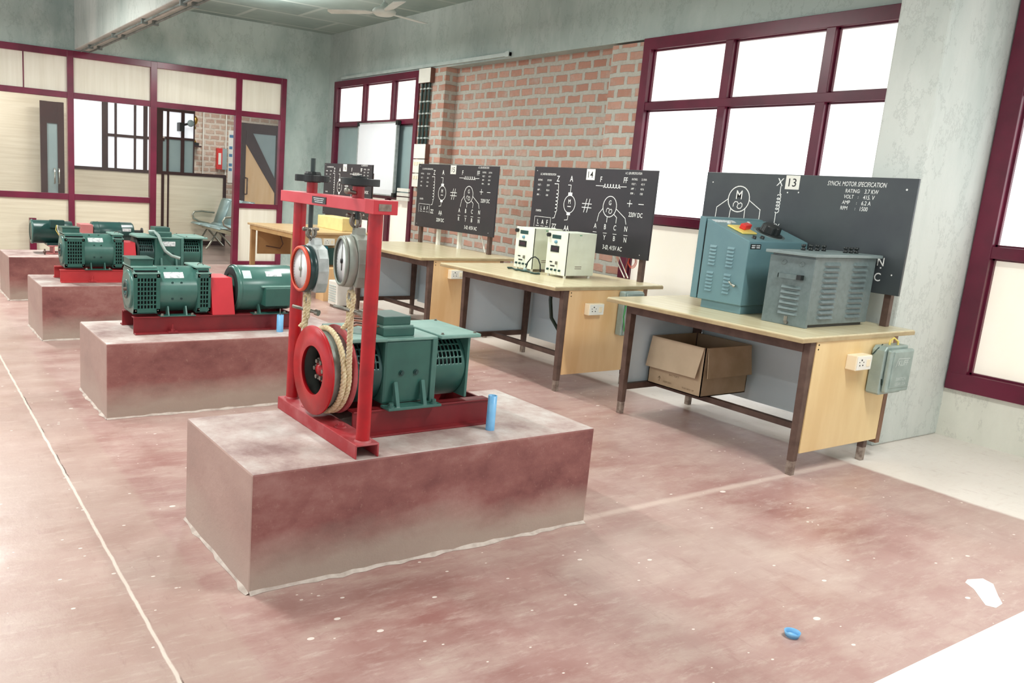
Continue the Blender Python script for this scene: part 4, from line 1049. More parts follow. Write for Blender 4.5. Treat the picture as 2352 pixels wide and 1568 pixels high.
# lettering helper ------------------------------------------------------
_tc = {}
def glyphs(txt):
    if txt in _tc: return _tc[txt]
    cu = bpy.data.curves.new('t', 'FONT'); cu.body = txt; cu.size = 1; cu.align_x = 'LEFT'; cu.resolution_u = 3; cu.offset = .006
    o = bpy.data.objects.new('t', cu); COL.objects.link(o)
    bpy.context.view_layer.update()
    dg = bpy.context.evaluated_depsgraph_get()
    me = bpy.data.meshes.new_from_object(o.evaluated_get(dg))
    V = [tuple(v.co) for v in me.vertices]; F = [tuple(p.vertices) for p in me.polygons]
    bpy.data.objects.remove(o); bpy.data.curves.remove(cu); bpy.data.meshes.remove(me)
    _tc[txt] = (V, F); return _tc[txt]
class Plane2:
    """draws flat paint on a plane: origin O, right vector A, up vector B (normal toward the viewer = A x B)"""
    def __init__(s, O, A, B): s.O, s.A, s.B = Vector(O), Vector(A), Vector(B); s.m = MB(); s.N = s.A.cross(s.B).normalized(); s.k = 0
    def P(s, u, v): return s.O+s.A*u+s.B*v+s.N*(s.k*6e-7)
    def up(s): s.k += 1
    def text(s, txt, u, v, h, sx=1.0, align='C', slant=0, bold=0):
        V, F = glyphs(txt)
        if not V: return
        s.up()
        x0 = min(q[0] for q in V); x1 = max(q[0] for q in V); k = h/.70
        off = {'C': -(x0+x1)/2, 'L': -x0, 'R': -x1}[align]
        for du in [0]:
            s.m.add([s.P(u+du+(q[0]+off)*k*sx+slant*q[1]*k, v+q[1]*k-h/2) for q in V], F)
    def line(s, pts, w=.004, closed=False):
        w *= 1.35
        pts = list(pts)
        if closed: pts.append(pts[0])
        for (a, b), (c, e) in zip(pts[:-1], pts[1:]):
            dx, dy = c-a, e-b; L = math.hypot(dx, dy) or 1; ex, ey = dx/L*w*.45, dy/L*w*.45; nx, ny = -dy/L*w/2, dx/L*w/2
            s.up(); s.m.add([s.P(a-ex+nx, b-ey+ny), s.P(a-ex-nx, b-ey-ny), s.P(c+ex-nx, e+ey-ny), s.P(c+ex+nx, e+ey+ny)], [(0, 1, 2, 3)])
    def circ(s, u, v, r, w=.004, ry=None, n=28, a0=0, a1=2*PI):
        ry = ry or r
        s.line([(u+r*math.cos(a0+(a1-a0)*i/n), v+ry*math.sin(a0+(a1-a0)*i/n)) for i in range(n+1)], w)
    def rect(s, a, b, c, e): s.up(); s.m.add([s.P(a, c), s.P(b, c), s.P(b, e), s.P(a, e)], [(0, 1, 2, 3)])
    def dot(s, u, v, r): s.m.add([s.P(u+r*math.cos(2*PI*i/10), v+r*math.sin(2*PI*i/10)) for i in range(10)], [tuple(range(10))])
    def coil_h(s, a, b, v, r, n, w=.004):
        N = n*14; s.line([(a+(b-a)*i/N+r*.7*math.sin(2*PI*n*i/N), v+r*(1-math.cos(2*PI*n*i/N))) for i in range(N+1)], w)
    def coil_v(s, u, a, b, r, n, w=.004):
        N = n*14; s.line([(u+r*(1-math.cos(2*PI*n*i/N))*.9, a+(b-a)*i/N+r*.7*math.sin(2*PI*n*i/N)) for i in range(N+1)], w)
    def sine(s, u, v, r, w=.005):   # lying S inside the machine circle
        Q = [(-1, -.45), (-.98, .25), (-.65, .8), (-.15, .75), (.1, .35), (0, -.1), (-.1, -.5), (.2, -.9), (.7, -.85), (1, -.3), (.95, .3), (.6, .6), (.3, .3)]
        s.line([(u+r*a, v+r*.75*b) for a, b in Q], w*.8)
def raised(pl, name, mat, parent): return pl.m.make(name, mat, parent)

pl = Plane2((x0+.035, yb-.1125, .48), (1, 0, 0), (0, 0, 1))
pl.text('KLIFF', .105, .145, .032, 1.0, bold=.0008); pl.line([(.03, .125), (.05, .17), (.17, .168)], .003); pl.text('SWITCH', .11, .05, .02); pl.text('GEAR 32A', .11, .022, .018)
raised(pl, 'embossed_markings', simple('pale_grey_letters', (196, 206, 200), .4), cov)
p = MB(); p.cyl((x1+.005, yb-.04, .56), (x1+.03, yb-.05, .54), .012, 10); p.make('switch_lever', M_steel, t)
p = MB(); p.tube([(4.85, yb-.03, .70), (4.845, yb-.035, .74), (4.87, yb-.04, .755), (4.90, yb-.05, .735), (4.905, yb-.05, .70)], .006, 6); p.make('yellow_wire', M_yel, t)
p = MB(); p.tube([(4.725, yb-.01, .66), (4.74, yb-.03, .70), (4.78, yb-.03, .72)], .003, 6); p.tube([(4.74, yb-.078, .53), (4.745, yb-.08, .50), (4.76, yb-.08, .487), (4.78, yb-.08, .49)], .003, 6); p.make('green_wire', M_cable_g, t)
t = thing('switch_box', 'pale green switch box at the back of the peach end of the second table', 'switch box', (4.72, 4.36, .40))
p = MB(); p.box(4.66, 4.86, 4.31, 4.375, .41, .745); p.make('case', M_switch, t, bevel=.01)
p = MB(); p.box(4.67, 4.85, 4.295, 4.31, .42, .735); p.make('cover', M_switch, t, bevel=.006)
p = MB(); p.tube([(4.68, 4.30, .70), (4.655, 4.29, .62), (4.645, 4.29, .56), (4.66, 4.29, .50), (4.67, 4.29, .45)], .005, 6); p.make('green_wire', simple('wire_green', (60, 150, 80), .4), t)
mb = MB(); mb.tube([(4.36, 4.41, .76), (4.30, 4.43, .64), (4.29, 4.42, .5), (4.34, 4.40, .40)], .012, 8)
mb = MB(); mb.tube([(4.46, 4.9, .75), (4.44, 4.88, .60), (4.45, 4.86, .46), (4.52, 4.84, .36)], .014, 8)
tag(mb.make('hanging_cable', M_cable_g), 'dark blue-green cable drooping under the second table', 'cable')

# ------------------------------------------------------------------ diagram boards
BX = 5.05
def board(label, y1, y0, z0, z1, mat, posts, number, numu, post_mat=None):
    t = thing('wiring_diagram_board', label, 'board', (BX, (y0+y1)/2, z0), 'black wiring diagram boards')
    p = MB(); p.box(BX, BX+.018, y0, y1, z0, z1); p.make('panel', mat, t, bevel=.002)
    for py in posts:
        p = MB(); p.box(BX+.019, BX+.055, py-.02, py+.02, .783, z1-.1); p.make('post', M_brown, t)
    c = MB(); c.box(BX-.002, BX-.0005, y1-numu-.05, y1-numu+.05, z1-.095, z1-.005); cd = c.make('number_card', M_white, t)
    pl = Plane2((BX-.0025, y1-numu, z1-.05), (0, -1, 0), (0, 0, 1)); pl.text(number, 0, 0, .052, 1.0, bold=.0015); raised(pl, 'number', M_ink, cd)
    return t, Plane2((BX-.001, y1, 0), (0, -1, 0), (0, 0, 1))
t, pl = board('charcoal wiring board numbered 13, SYNCH MOTOR SPECIFICATION', 4.03, 2.56, .975, 1.658, M_board13, (3.95, 2.63), '13', .68)
pl.circ(.29, 1.48, .085, .005, .088); pl.text('M', .29, 1.51, .06, .85, bold=.001); pl.sine(.288, 1.44, .036, .005)
pl.line([(.205, 1.477), (.118, 1.415), (.115, 1.30)]); pl.line([(.235, 1.41), (.228, 1.30)]); pl.line([(.35, 1.415), (.354, 1.30)]); pl.line([(.376, 1.475), (.47, 1.417), (.47, 1.30)])
pl.text('X', .588, 1.608, .05, .9, slant=.12, bold=.001); pl.line([(.60, 1.58), (.60, 1.535), (.61, 1.525)]); pl.coil_v(.585, 1.52, 1.41, .014, 5); pl.line([(.59, 1.405), (.59, 1.34)]); pl.text('XX', .60, 1.315, .04, .8)
pl.text('SYNCH. MOTOR SPECIFICATION', 1.105, 1.614, .028, .63, slant=.1, bold=.0006)
for k, (a, b) in enumerate((('RATING:', '3.7 KW'), ('VOLT  :', '415. V'), ('AMP   :', '6.2 A'), ('RPM   :', '1500'))):
    z = 1.572-.035*k; pl.text(a.split()[0].rstrip(':'), 1.045-.005*k, z, .023, .75, 'L', .06, .0006); pl.text(':', 1.135-.004*k, z, .018, 1); pl.text(b, 1.165-.004*k, z, .025, .75, 'L', .06, .0006)
for u, v, r in ((.058, 1.588, .005), (1.411, 1.593, .006), (1.411, 1.093, .005), (.654, 1.542, .005), (.732, 1.546, .005)): pl.dot(u, v, r)
for k, (a, b) in enumerate((('A', 'B'),)): pass
pl.text('N', 1.335, 1.165, .05, .85, bold=.0015); pl.dot(1.34, 1.128, .005); pl.text('C', 1.330, 1.073, .05, .85, bold=.0012)
raised(pl, 'diagram_markings', M_paint, t)

def gen_board(pl, f2='B'):
    pl.text('D.C. MOTOR SPECIFICATION', .19, 1.592, .018, .62, slant=.08)
    for k, (a, b) in enumerate((('RATING:', '3.75 KW'), ('VOLT  :', '220 V'), ('AMP   :', '18.6 A'), ('RPM   :', '1500'))):
        z = 1.54-.044*k; pl.text(a, .062, z, .016, .7, 'L'); pl.text(b, .185, z, .016, .7, 'L')
    pl.text('Z', .328, 1.558, .05, .8, bold=.001); pl.line([(.29, 1.512), (.34, 1.512), (.345, 1.46)]); pl.coil_v(.325, 1.455, 1.27, .013, 6); pl.line([(.34, 1.265), (.325, 1.215), (.30, 1.21)]); pl.dot(.295, 1.512, .005)
    pl.text('A', .498, 1.563, .05, .8, bold=.001); pl.line([(.465, 1.508), (.50, 1.508), (.50, 1.44)]); pl.rect(.475, .525, 1.42, 1.445); pl.circ(.502, 1.345, .07, .0045, .075); pl.rect(.478, .522, 1.25, 1.275)
    pl.text('M', .50, 1.368, .038, .8, bold=.001); pl.line([(.482, 1.325), (.52, 1.325)], .005); pl.line([(.50, 1.25), (.495, 1.21), (.46, 1.205)]); pl.dot(.46, 1.205, .005)
    pl.text('AA', .493, 1.138, .045, .75, bold=.001); pl.text('ZZ', .33, 1.142, .042, .75, bold=.001)
    for a in (-.018, .018): pl.line([(.715+a-.012, 1.29), (.715+a+.012, 1.40)], .0045)
    for b in (-.016, .016): pl.line([(.66, 1.345+b), (.77, 1.345+b)], .0045)
    pl.text('STARTER', .105, 1.266, .018, .7)
    pl.line([(.062, 1.12), (.062, 1.212), (.278, 1.212), (.278, 1.12)], .0025)
    for k, ch in enumerate('LAF'): pl.text(ch, .112+.062*k, 1.168, .042, .75, bold=.001); pl.line([(.09+.062*k, 1.13), (.13+.062*k, 1.13)], .003)
    pl.text('F', .852, 1.57, .045, .8, bold=.001); pl.text('FF', 1.124, 1.572, .045, .75, bold=.001)
    pl.line([(.80, 1.517), (.89, 1.517)], .0035); pl.coil_h(.885, 1.075, 1.505, .014, 6); pl.line([(1.07, 1.517), (1.14, 1.519)], .0035)
    pl.circ(.982, 1.353, .075, .0045, .084); pl.text('G', .982, 1.385, .038, .8, bold=.001); pl.sine(.98, 1.32, .032, .0045)
    pl.line([(.908, 1.335), (.868, 1.29), (.855, 1.225)]); pl.line([(.968, 1.27), (.965, 1.225)]); pl.line([(1.035, 1.295), (1.072, 1.27), (1.07, 1.225)]); pl.line([(1.055, 1.34), (1.165, 1.27), (1.18, 1.225)])
    for ch, u in zip('ABCN', (.842, .955, 1.065, 1.185)): pl.text(ch, u, 1.187, .042, .75, bold=.001)
    for ch, u in zip('RYBN', (.842, .96, 1.07, 1.19)): pl.text(ch, u, 1.10, .04, .75, bold=.001); pl.line([(u-.02, 1.135), (u+.02, 1.135)], .003)
    pl.text('220V DC', 1.27, 1.305, .036, .75, bold=.001)
    for u in (1.195,): pl.line([(u-.025, 1.39), (u+.025, 1.39)]); pl.line([(u, 1.365), (u, 1.415)])
    pl.line([(1.29, 1.39), (1.34, 1.39)])
    pl.text('3-\u00d8, 415V AC', 1.06, 1.022, .036, .72, bold=.001)
    pl.text('A.C. GEN SPECIFICATION', 1.20, 1.628, .018, .6, slant=.08)
    for k, (a, b) in enumerate((('RATING:', '3.5 KVA'), ('VOLT  :', '415 V'), ('AMP   :', '4.8 A'), ('RPM   :', '1500'))):
        z = 1.582-.037*k; pl.text(a, 1.19, z, .016, .7, 'L'); pl.text(b, 1.29, z, .016, .7, 'L')
    for u, v in ((.04, 1.62), (1.36, .995), (.04, .99), (.50, 1.11)): pl.dot(u, v, .004)
t, pl = board('black wiring board numbered 14 standing on the second table', 5.935, 4.49, .96, 1.655, M_board, (5.85, 4.57), '14', .725)
gen_board(pl); raised(pl, 'diagram_markings', M_paint, t)
t, pl = board('black wiring board numbered 15 standing on the third table', 7.91, 6.47, .96, 1.645, M_board, (7.83, 6.56), '15', .68)
gen_board(pl); pl.text('220V DC', .50, 1.06, .036, .75, bold=.001); raised(pl, 'diagram_markings', M_paint, t)
t, pl = board('farthest black wiring board numbered 16 on the wooden table', 10.27, 8.95, .935, 1.61, M_board, (10.2, 9.02), '16', .60)
pl.O = pl.O-Vector((0, 0, .03)); pl.A = pl.A*.93
gen_board(pl); raised(pl, 'diagram_markings', M_paint, t)
# white conduits behind board 15, pale cables
for yy, lab in ((7.55, 'white conduit behind board 15, left one'), (7.15, 'white conduit behind board 15, right one')):
    mb = MB(); mb.box(5.12, 5.16, yy-.015, yy+.015, .782, 1.2)
    tag(mb.make('cable_duct', M_white), lab, 'conduit')
mb = MB(); mb.tube([(5.10, 6.75, 1.0), (5.12, 6.72, .9), (5.13, 6.68, .79)], .006, 6); tag(mb.make('white_cable', M_white), 'thin white cable hanging from board 15', 'cable')
for k, (a, b) in enumerate(((4.95, 4.78), (4.90, 4.74))):
    mb = MB(); mb.tube([(5.12, a, 1.02), (5.13, a-.06, .92), (5.13, b, .79)], .005, 6); tag(mb.make('white_cable', M_white), ['white cable behind board 14, nearer the wall corner', 'white cable behind board 14, beside the first'][k], 'cable')
t = thing('orange_flex_coil', 'coil of thin orange wire hanging behind board 14', 'wire', (5.13, 4.72, .85))
p = MB()
for k in range(3): p.tube([(5.13+.004*k, 4.72+(.035+.006*k)*math.cos(a), .93+(.04+.008*k)*math.sin(a)) for a in [2*PI*i/20 for i in range(20)]], .0025, 6, True)
p.make('coil', M_orange, t)
p = MB(); p.tube([(5.13, 4.76, .93), (5.13, 4.78, .86), (5.13, 4.75, .79)], .0025, 6); p.make('tail', M_orange, t)

# ------------------------------------------------------------------ instruments on table 1
def louvre(mb, c, w_, h, dv, n_, out=.008):
    pass
# teal starter cabinet with sloping top; front faces -x, length along y
t = thing('starter_cabinet', 'teal sloping-top starter cabinet with red switch and black dial', 'cabinet', (4.7, 3.3, .782), 'metal cabinets on the nearest table')
xa, xb, ya_, yb_ = 4.405, 5.0, 3.145, 3.47
p = MB(); p.box(xa+.02, xb-.02, ya_+.01, yb_-.02, .782, .85); p.make('base_skirt', M_tealbox, t, bevel=.003)
def slopez(yy): return 1.232+(1.345-1.232)*(yy-ya_)/(yb_-ya_)
p = MB(); p.prism([(ya_, .835), (yb_, .835), (yb_, slopez(yb_)), (ya_, slopez(ya_))], 'x', xa, xb); p.make('cabinet_body', M_tealbox, t, bevel=.005)
p = MB(); p.prism([(yb_+.012, .835), (yb_+.06, .835), (yb_+.06, slopez(yb_)+.012), (yb_+.012, slopez(yb_)+.004)], 'x', xa+.004, xb-.01); p.make('rear_door', M_tealbox, t, bevel=.004)
p = MB(); p.box(xa+.01, xb-.02, yb_-.001, yb_+.013, .86, 1.31); p.make('door_seal', M_dark, t)
p = MB(); p.prism([(xa-.006, .845), (xa, .845), (xa, 1.22), (xa-.006, 1.22)], 'y', ya_+.01, yb_-.01)
for cyy in (3.395, 3.265):
    for zb_ in (1.06, .895):
        lv = MB()
        for k in range(6):
            z = zb_+.022*k; y0_ = cyy-.026; y1_ = cyy+.026
            lv.add([(xa, y0_, z), (xa, y1_, z), (xa-.007, y1_-.003, z), (xa-.007, y0_+.003, z), (xa, y0_, z+.014), (xa, y1_, z+.014)], [(0, 1, 2, 3), (3, 2, 5, 4), (0, 3, 4), (1, 5, 2)])
        lv.make('louvre_bank', M_tealbox, t)
p = MB(); p.tube([(xa, 3.20, .955), (xa-.015, 3.20, .955), (xa-.018, 3.215, .96), (xa-.018, 3.235, .975)], .006, 8); p.sphere((xa-.016, 3.198, .953), .01, 6); p.make('handle', M_chrome, t)
npl = MB(); npl.box(4.42, 4.52, ya_-.002, ya_, 1.185, 1.215); npl = npl.make('name_plate', M_plate_blk, t)
p = MB(); [p.box(4.43+.045*k, 4.465+.045*k, ya_-.003, ya_-.002, 1.19+.012*j, 1.197+.012*j) for k in range(2) for j in range(2)]; p.make('plate_text', M_plate, npl)
# slope controls
sl = math.atan2(1.345-1.232, yb_-ya_)
def SP(x, v, h): # v along slope from ya_ up, h height above
    c, s = math.cos(sl), math.sin(sl)
    return Vector((x, ya_+v*c-h*s, 1.232+v*s+h*c))
def slopeMB():
    m = MB(); c, s = math.cos(sl), math.sin(sl)
    m.xf = Matrix(((1, 0, 0, 0), (0, c, -s, ya_), (0, s, c, 1.232), (0, 0, 0, 1))); return m
p = slopeMB(); p.box(4.46, 4.60, .10, .23, 0, .012); p.make('yellow_switch_plate', M_yel, t, bevel=.006)
p = slopeMB(); p.xf = p.xf @ Matrix.Translation((4.55, .165, 0)) @ Matrix.Rotation(.25, 4, 'Z'); p.box(-.045, .045, -.02, .02, .012, .045); p.make('red_switch_knob', M_redp, t, bevel=.006)
p = slopeMB(); p.lathe([(.001, .002), (.1, .002), (.1, .0)], (4.76, .13, 0), 'z', 48); p.make('dial_scale', M_greybox, t)
p = slopeMB(); p.lathe([(.001, .003), (.085, .003), (.08, .008), (.06, .01), (.001, .01)], (4.76, .13, 0), 'z', 40); p.make('dial_collar', M_plate_blk, t)
p = slopeMB(); n = 40; prof = []
for z, sc in ((.01, 1), (.05, .94), (.056, .86)):
    for i in range(n):
        a = 2*PI*i/n; r = .06*sc*(1+.07*math.cos(8*a)); prof.append((4.76+r*math.cos(a), .13+r*math.sin(a), z))
p.add(prof, [(k*n+i, k*n+(i+1) % n, (k+1)*n+(i+1) % n, (k+1)*n+i) for k in range(2) for i in range(n)]+[tuple(2*n+i for i in range(n))]); p.make('dial_knob', M_black, t)
for x in (4.50, 4.58):
    p = slopeMB(); p.lathe([(.001, .016), (.011, .016), (.014, 0)], (x, .045, 0), 'z', 14); p.make('push_button', M_black, t)
for x in (4.53, 4.72):
    p = slopeMB(); p.lathe([(.001, .02), (.012, .016), (.014, 0)], (x, .27, 0), 'z', 14); p.make('indicator_lamp', M_silver_g, t)
p = slopeMB(); p.box(4.42, 4.62, .285, .32, 0, .003); p.make('label_strip', M_plate, t)

# grey louvred box
t = thing('resistance_box', 'grey hammered louvred resistance box with terminals on its lid', 'resistance box', (4.68, 2.82, .782), 'metal cabinets on the nearest table')
xa, xb, ya_, yb_ = 4.372, 4.99, 2.69, 2.955; zb_, zt = .80, 1.185
p = MB(); p.box(xa, xb, ya_, yb_, zb_, zt); p.make('case', M_greybox, t, bevel=.004)
p = MB(); p.box(xa-.006, xa+.02, ya_-.004, yb_+.01, .782, zt-.01); p.make('front_plate', M_greybox, t, bevel=.003)
p = MB(); p.box(xa+.02, xb-.02, ya_+.02, yb_-.02, .782, zb_); p.make('base_skid', M_black, t)
p = MB(); p.box(xa-.03, xb+.03, ya_-.02, yb_+.03, zt, zt+.018); lid = p.make('lid', M_greybox_t, t, bevel=.003)
lv = MB()
def hood_y(m, x, z, w_, h=.018, o=.016): # louvre on the -y side
    y = ya_
    m.add([(x-w_/2, y, z), (x+w_/2, y, z), (x+w_/2-.012, y-o, z), (x-w_/2+.012, y-o, z), (x-w_/2+.004, y, z+h), (x+w_/2-.004, y, z+h)], [(0, 1, 2, 3), (3, 2, 5, 4), (0, 3, 4), (1, 5, 2)], False)
for x in (4.545, 4.83):
    lv = MB()
    for k in range(11): hood_y(lv, x, .835+.0305*k, .15)
    lv.make('louvre_bank', M_greybox, t)
lv = MB()
for k in range(6):
    z = .845+.030*k; y0_, y1_ = 2.745, 2.87; x = xa-.006
    lv.add([(x, y0_, z), (x, y1_, z), (x-.012, y1_-.01, z), (x-.012, y0_+.01, z), (x, y0_+.004, z+.017), (x, y1_-.004, z+.017)], [(1, 0, 3, 2), (2, 3, 4, 5), (3, 0, 4), (5, 1, 2)])
lv.make('louvre_bank', M_greybox, t)
p = MB(); p.box(xa-.03, xa-.024, 2.745, 2.885, 1.05, 1.075); p.box(xa-.03, xa-.006, 2.880, 2.887, 1.05, 1.075); p.make('carry_handle', M_greybox, t)
p = MB(); p.box(xa-.036, xa-.006, 2.738, 2.765, 1.05, 1.077); p.make('handle_clip', M_black, t)
p = MB(); p.box(xa-.009, xa-.006, 2.80, 2.82, .80, .835); p.cyl((xa-.006, 2.80, .80), (xa-.02, 2.80, .80), .010, 8); p.make('earth_terminal', M_steel, t)
p = MB(); [p.lathe([(.012, 0), (.014, -.003), (.012, -.003)], (xa-.006, yy, 1.14), 'x', 16) for yy in (2.76, 2.87)]; p.make('knockout', M_greybox_t, t)
def terminal(x, y, grp, lab):
    pass
k = 0
for x, y in ((4.62, 2.93), (4.68, 2.92), (4.73, 2.91), (4.78, 2.90), (4.84, 2.80), (4.88, 2.79), (4.92, 2.78)):
    p = MB(); p.lathe([(.001, 0), (.013, 0), (.013, .012), (.008, .014), (.008, .02), (.013, .022), (.013, .035), (.001, .035)], (x, y, zt+.018), 'z', 14); p.make('terminal_post', M_plate_blk, t)

# ------------------------------------------------------------------ cream power units on table 2
def psu(label, loc):
    t = thing('power_unit', label, 'power unit', loc, 'cream metal power units on the second table')
    D, Wd, Hh = .305, .225, .335
    p = MB(); p.box(0, D, 0, Wd, .02, .02+Hh); p.make('case', M_creambox, t, local=True, bevel=.004)
    p = MB(); p.box(-.004, .004, -.002, Wd+.002, .018, .022+Hh); p.make('front_panel', M_creambox, t, local=True, bevel=.002)
    p = MB(); p.box(-.001, .006, -.0035, -.001, .02, .02+Hh); p.make('panel_seam', M_dark, t, local=True)
    for x, y in ((.02, .02), (.02, Wd-.02), (D-.03, .02), (D-.03, Wd-.02)):
        p = MB(); p.cyl((x, y, 0), (x, y, .022), .012, 10); p.make('rubber_foot', M_white, t, local=True)
    f = -.004
    p = MB(); p.box(f-.002, f, .075, .175, .30, .33); p.make('name_plate', M_green_d, t, local=True)
    p = MB(); p.lathe([(.001, -.012), (.012, -.012), (.014, 0)], (f, .125, .275), 'x', 16); p.make('pilot_lamp', simple('lamp_blue', (110, 160, 180), .2), t, local=True)
    p = MB(); p.box(f-.004, f, .085, .18, .195, .245); mtr = p.make('digital_meter', M_black, t, local=True)
    p = MB(); p.box(f-.005, f-.004, .10, .165, .21, .232); p.make('meter_window', simple('meter_window', (60, 44, 54), .2), mtr, local=True)
    p = MB(); p.box(f-.012, f, .09, .105, .10, .125); p.make('toggle_switch', M_steel, t, local=True)
    for k in range(4):
        p = MB(); p.cyl((f, .055+.045*k, .055), (f-.014, .055+.045*k, .055), .009, 10); p.make('terminal', M_green_d, t, local=True)
    p = MB(); p.box(f-.002, f, .15, .18, .11, .12); p.box(f-.002, f, .12, .17, .08, .09); p.make('terminal_label', M_black, t, local=True)
    p = MB(); p.cyl((f, .222-.015, .325), (f-.022, .222-.015, .325), .016, 12); p.make('fuse_knob', M_black, t, local=True)
    p = MB(); p.box(.12, .145, -.0015, 0, .335, .341); p.make('green_sticker', simple('green_sticker', (80, 170, 120), .5), t, local=True)
    p = MB(); p.box(.1, .17, -.0012, 0, .075, .08); p.box(.1, .17, -.0012, 0, .09, .095); p.make('faint_label', M_foot, t, local=True)
    return t
u1 = psu('cream metal power unit nearer the camera, on the second table', (4.476, 4.79, .782))
u2 = copy_tree(u1); u2.location = (4.50, 5.215, .782); u2.rotation_euler = (0, 0, .0)
u2['label'] = 'cream metal power unit farther from the camera, left of its twin'
t = thing('coiled_lead', 'dark green lead looping between the two cream power units', 'cable', (4.43, 5.1, .782))
p = MB(); p.tube([(4.44, 5.22, .80), (4.445, 5.205, .86), (4.45, 5.17, .90), (4.455, 5.13, .915), (4.455, 5.09, .90), (4.455, 5.06, .86), (4.45, 5.045, .80)], .005, 8); p.make('loop', M_dark, t)
p = MB(); pts = [(4.42+.02*math.sin(i*1.3), 5.42-.04*i, .788+.003*math.sin(i*2)) for i in range(11)]; p.tube(pts, .006, 8)
p.tube([(q[0]-.015, q[1]-.01, q[2]+.006) for q in pts], .006, 8); p.make('lying_lead', M_green_d, t)
p = MB(); p.sphere((4.43, 5.21, .80), .018, 8); p.make('plug', M_switch, t)

# ------------------------------------------------------------------ cardboard carton on the stretcher
t = thing('cardboard_carton', 'open brown cardboard carton resting on the stretchers under the nearest table', 'carton', (4.63, 3.55, .2))
x0, x1, y0, y1, z0, z1 = 4.40, 4.86, 3.34, 3.78, .206, .53
p = MB(); th = .006
p.box(x0, x1, y0, y1, z0, z0+th); p.box(x0, x0+th, y0, y1, z0, z1); p.box(x1-th, x1, y0, y1, z0, z1); p.box(x0, x1, y0, y0+th, z0, z1); p.box(x0, x1, y1-th, y1, z0, z1)
p.make('carton_body', M_cardbd, t)
p = MB(); v = [(x0-.004, y0+.01, z1), (x0-.004, y1-.004, z1), (x0-.028, y1+.006, z0+.115), (x0-.026, y0+.035, z0+.12), (x0-.027, y0+.2, z0+.118)]
p.add(v, [(0, 1, 2, 4, 3)]); p.make('front_flap', simple('cardboard_pale', (198, 178, 150), .7, c2=(190, 170, 142)), t, solid=.005)
p = MB(); v = [(x0+.02, y0-.004, z1), (x1-.01, y0-.004, z1+.0), (x1+.0, y0-.032, z0+.13), (x0+.012, y0-.03, z0+.13)]
p.add(v, [(3, 2, 1, 0)]); p.make('side_flap', M_cardbd, t, solid=.005)
p = MB(); p.add([(x1+.002, y0, z1), (x1+.002, y1, z1), (x1+.03, y1, z0+.16), (x1+.03, y0, z0+.16)], [(0, 1, 2, 3)]); p.make('rear_flap', M_cardbd, t, solid=.005)
pl = Plane2((x0-.001, y1, z0), (0, -1, 0), (0, 0, 1)); pl.text('BATTERY', .22, .09, .013, 1.1); pl.text('THIS SIDE UP', .34, .03, .010, 1.2); pl.line([(.1, .03), (.1, .06)], .003); pl.line([(.09, .05), (.1, .062), (.11, .05)], .003)
pl.text('KEEP DRY', .17, .035, .010, 1.1)
raised(pl, 'printed_markings', simple('print_brown', (120, 100, 74), .7), t)

# under-table odds: small bundle at right of table 1 and blue foot
mb = MB(); mb.tube([(4.28, 2.58, .55), (4.29, 2.57, .48), (4.285, 2.575, .42), (4.30, 2.57, .36), (4.28, 2.57, .31)], .007, 6)
tag(mb.make('cable_tie_bundle', M_white), 'twisted white wire bundle inside the near leg of the first table', 'wire')

# teal box, beige panel, heater and yellow box round the farthest table
t = thing('teal_case', 'teal metal case under the socket of the farthest wooden table', 'case', (4.33, 8.8, .40))
p = MB(); p.box(4.26, 4.44, 8.83, 8.905, .42, .622); p.make('case_front', M_teal_far, t, bevel=.004)
p = MB(); p.box(4.44, 4.60, 8.84, 8.905, .40, .60); p.make('case_side', M_green_d, t, bevel=.004)
mb = MB(); mb.box(4.30, 4.62, 8.62, 8.82, 0, .38); tag(mb.make('plywood_carton', M_peach), 'peach plywood box standing on the floor by the farthest table', 'box')
t = thing('convector_heater', 'small white ribbed convector heater on the floor by the third table', 'heater', (4.27, 8.2, 0))
p = MB(); p.box(4.20, 4.42, 8.08, 8.30, .03, .30); p.make('heater_body', M_white, t, bevel=.01)
p = MB(); [p.box(4.192, 4.2, 8.11, 8.27, .07+.028*k, .082+.028*k) for k in range(7)]; p.make('heater_vents', M_conduit, t)
p = MB(); p.box(4.22, 4.26, 8.10, 8.28, 0, .03); p.box(4.36, 4.40, 8.10, 8.28, 0, .03); p.make('foot', M_steel, t)
t = thing('yellow_cabinet', 'pale yellow wooden instrument box on the farthest table under board 16', 'box', (4.85, 9.6, .78))
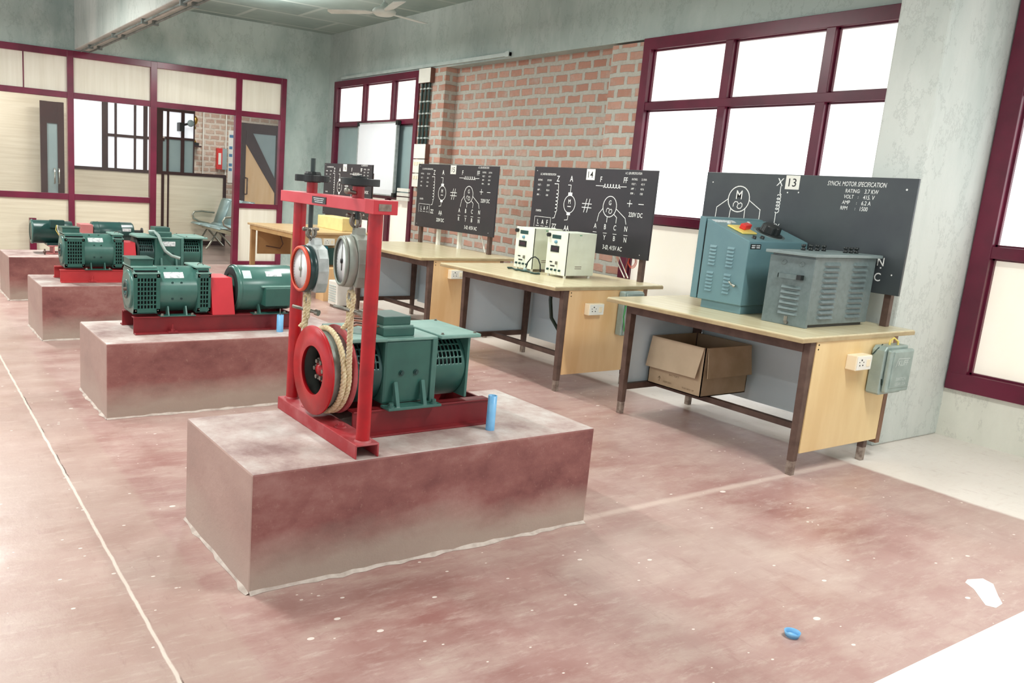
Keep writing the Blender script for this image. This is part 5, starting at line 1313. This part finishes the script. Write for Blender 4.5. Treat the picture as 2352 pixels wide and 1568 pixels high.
p = MB(); p.box(4.78, 5.0, 9.15, 9.85, .78, .94); p.make('box_body', simple('pale_yellow', (236, 214, 150), .5), t, bevel=.006)
mb = MB(); mb.box(4.35, 4.6, 7.55, 8.55, .10, .13); mb.box(4.35, 4.38, 7.55, 8.55, .04, .10)
mb = MB(); mb.xf = Matrix.Translation((4.55, 7.3, 0)) @ Matrix.Rotation(.35, 4, 'Z'); mb.box(-.05, .05, -.55, .55, 0, .04)
tag(mb.make('timber_plank', M_foot), 'weathered timber plank lying on the floor beneath the third table', 'plank')

# ------------------------------------------------------------------ floor odds
t = thing('floor_pipe_stub', 'blue plastic pipe end set flush in the red floor', 'pipe', (2.585, 1.455, 0))
p = MB(); p.lathe([(.020, 0), (.024, .018), (.027, .019), (.023, .004), (.001, .003)], (2.585, 1.455, 0), 'z', 24); p.make('pipe_rim', M_bluepipe, t)
def blob(cx, cy, pts, z, name, mat):
    m = MB(); m.add([(cx+a, cy+b, z) for a, b in pts], [tuple(range(len(pts)))]); return m.make(name, mat)
from_pts = [(3.70, 1.40), (3.775, 1.375), (3.76, 1.33), (3.66, 1.27), (3.60, 1.23), (3.535, 1.225), (3.52, 1.255), (3.575, 1.30), (3.63, 1.345), (3.66, 1.39)]
m = MB(); m.prism(from_pts, 'z', 0, .0015); o = m.make('cement_patch', simple('pale_cement', (244, 236, 232), .8, c2=(234, 224, 218), scale=20)); o['kind'] = 'structure'
# white table corner beside the camera
mb = MB(); mb.box(1.615, 1.70, 12.09, 12.16, 0, .625); tag(mb.make('maroon_post', M_maroon, bevel=.003), 'short maroon post standing before the cream partition behind the farthest plinth', 'post')
t = thing('white_table', 'overexposed white tabletop corner at the lower right', 'table', (2.5, -.2, 0))
p = MB(); p.box(.7, 2.9, -.55, .538, .755, .78); p.make('tabletop', M_sheetwhite, t)
for x, y in ((2.8, .45), (2.8, -.5), (.8, -.5)):
    p = MB(); p.box(x-.025, x+.025, y-.025, y+.025, 0, .755); p.make('leg', M_brown, t)
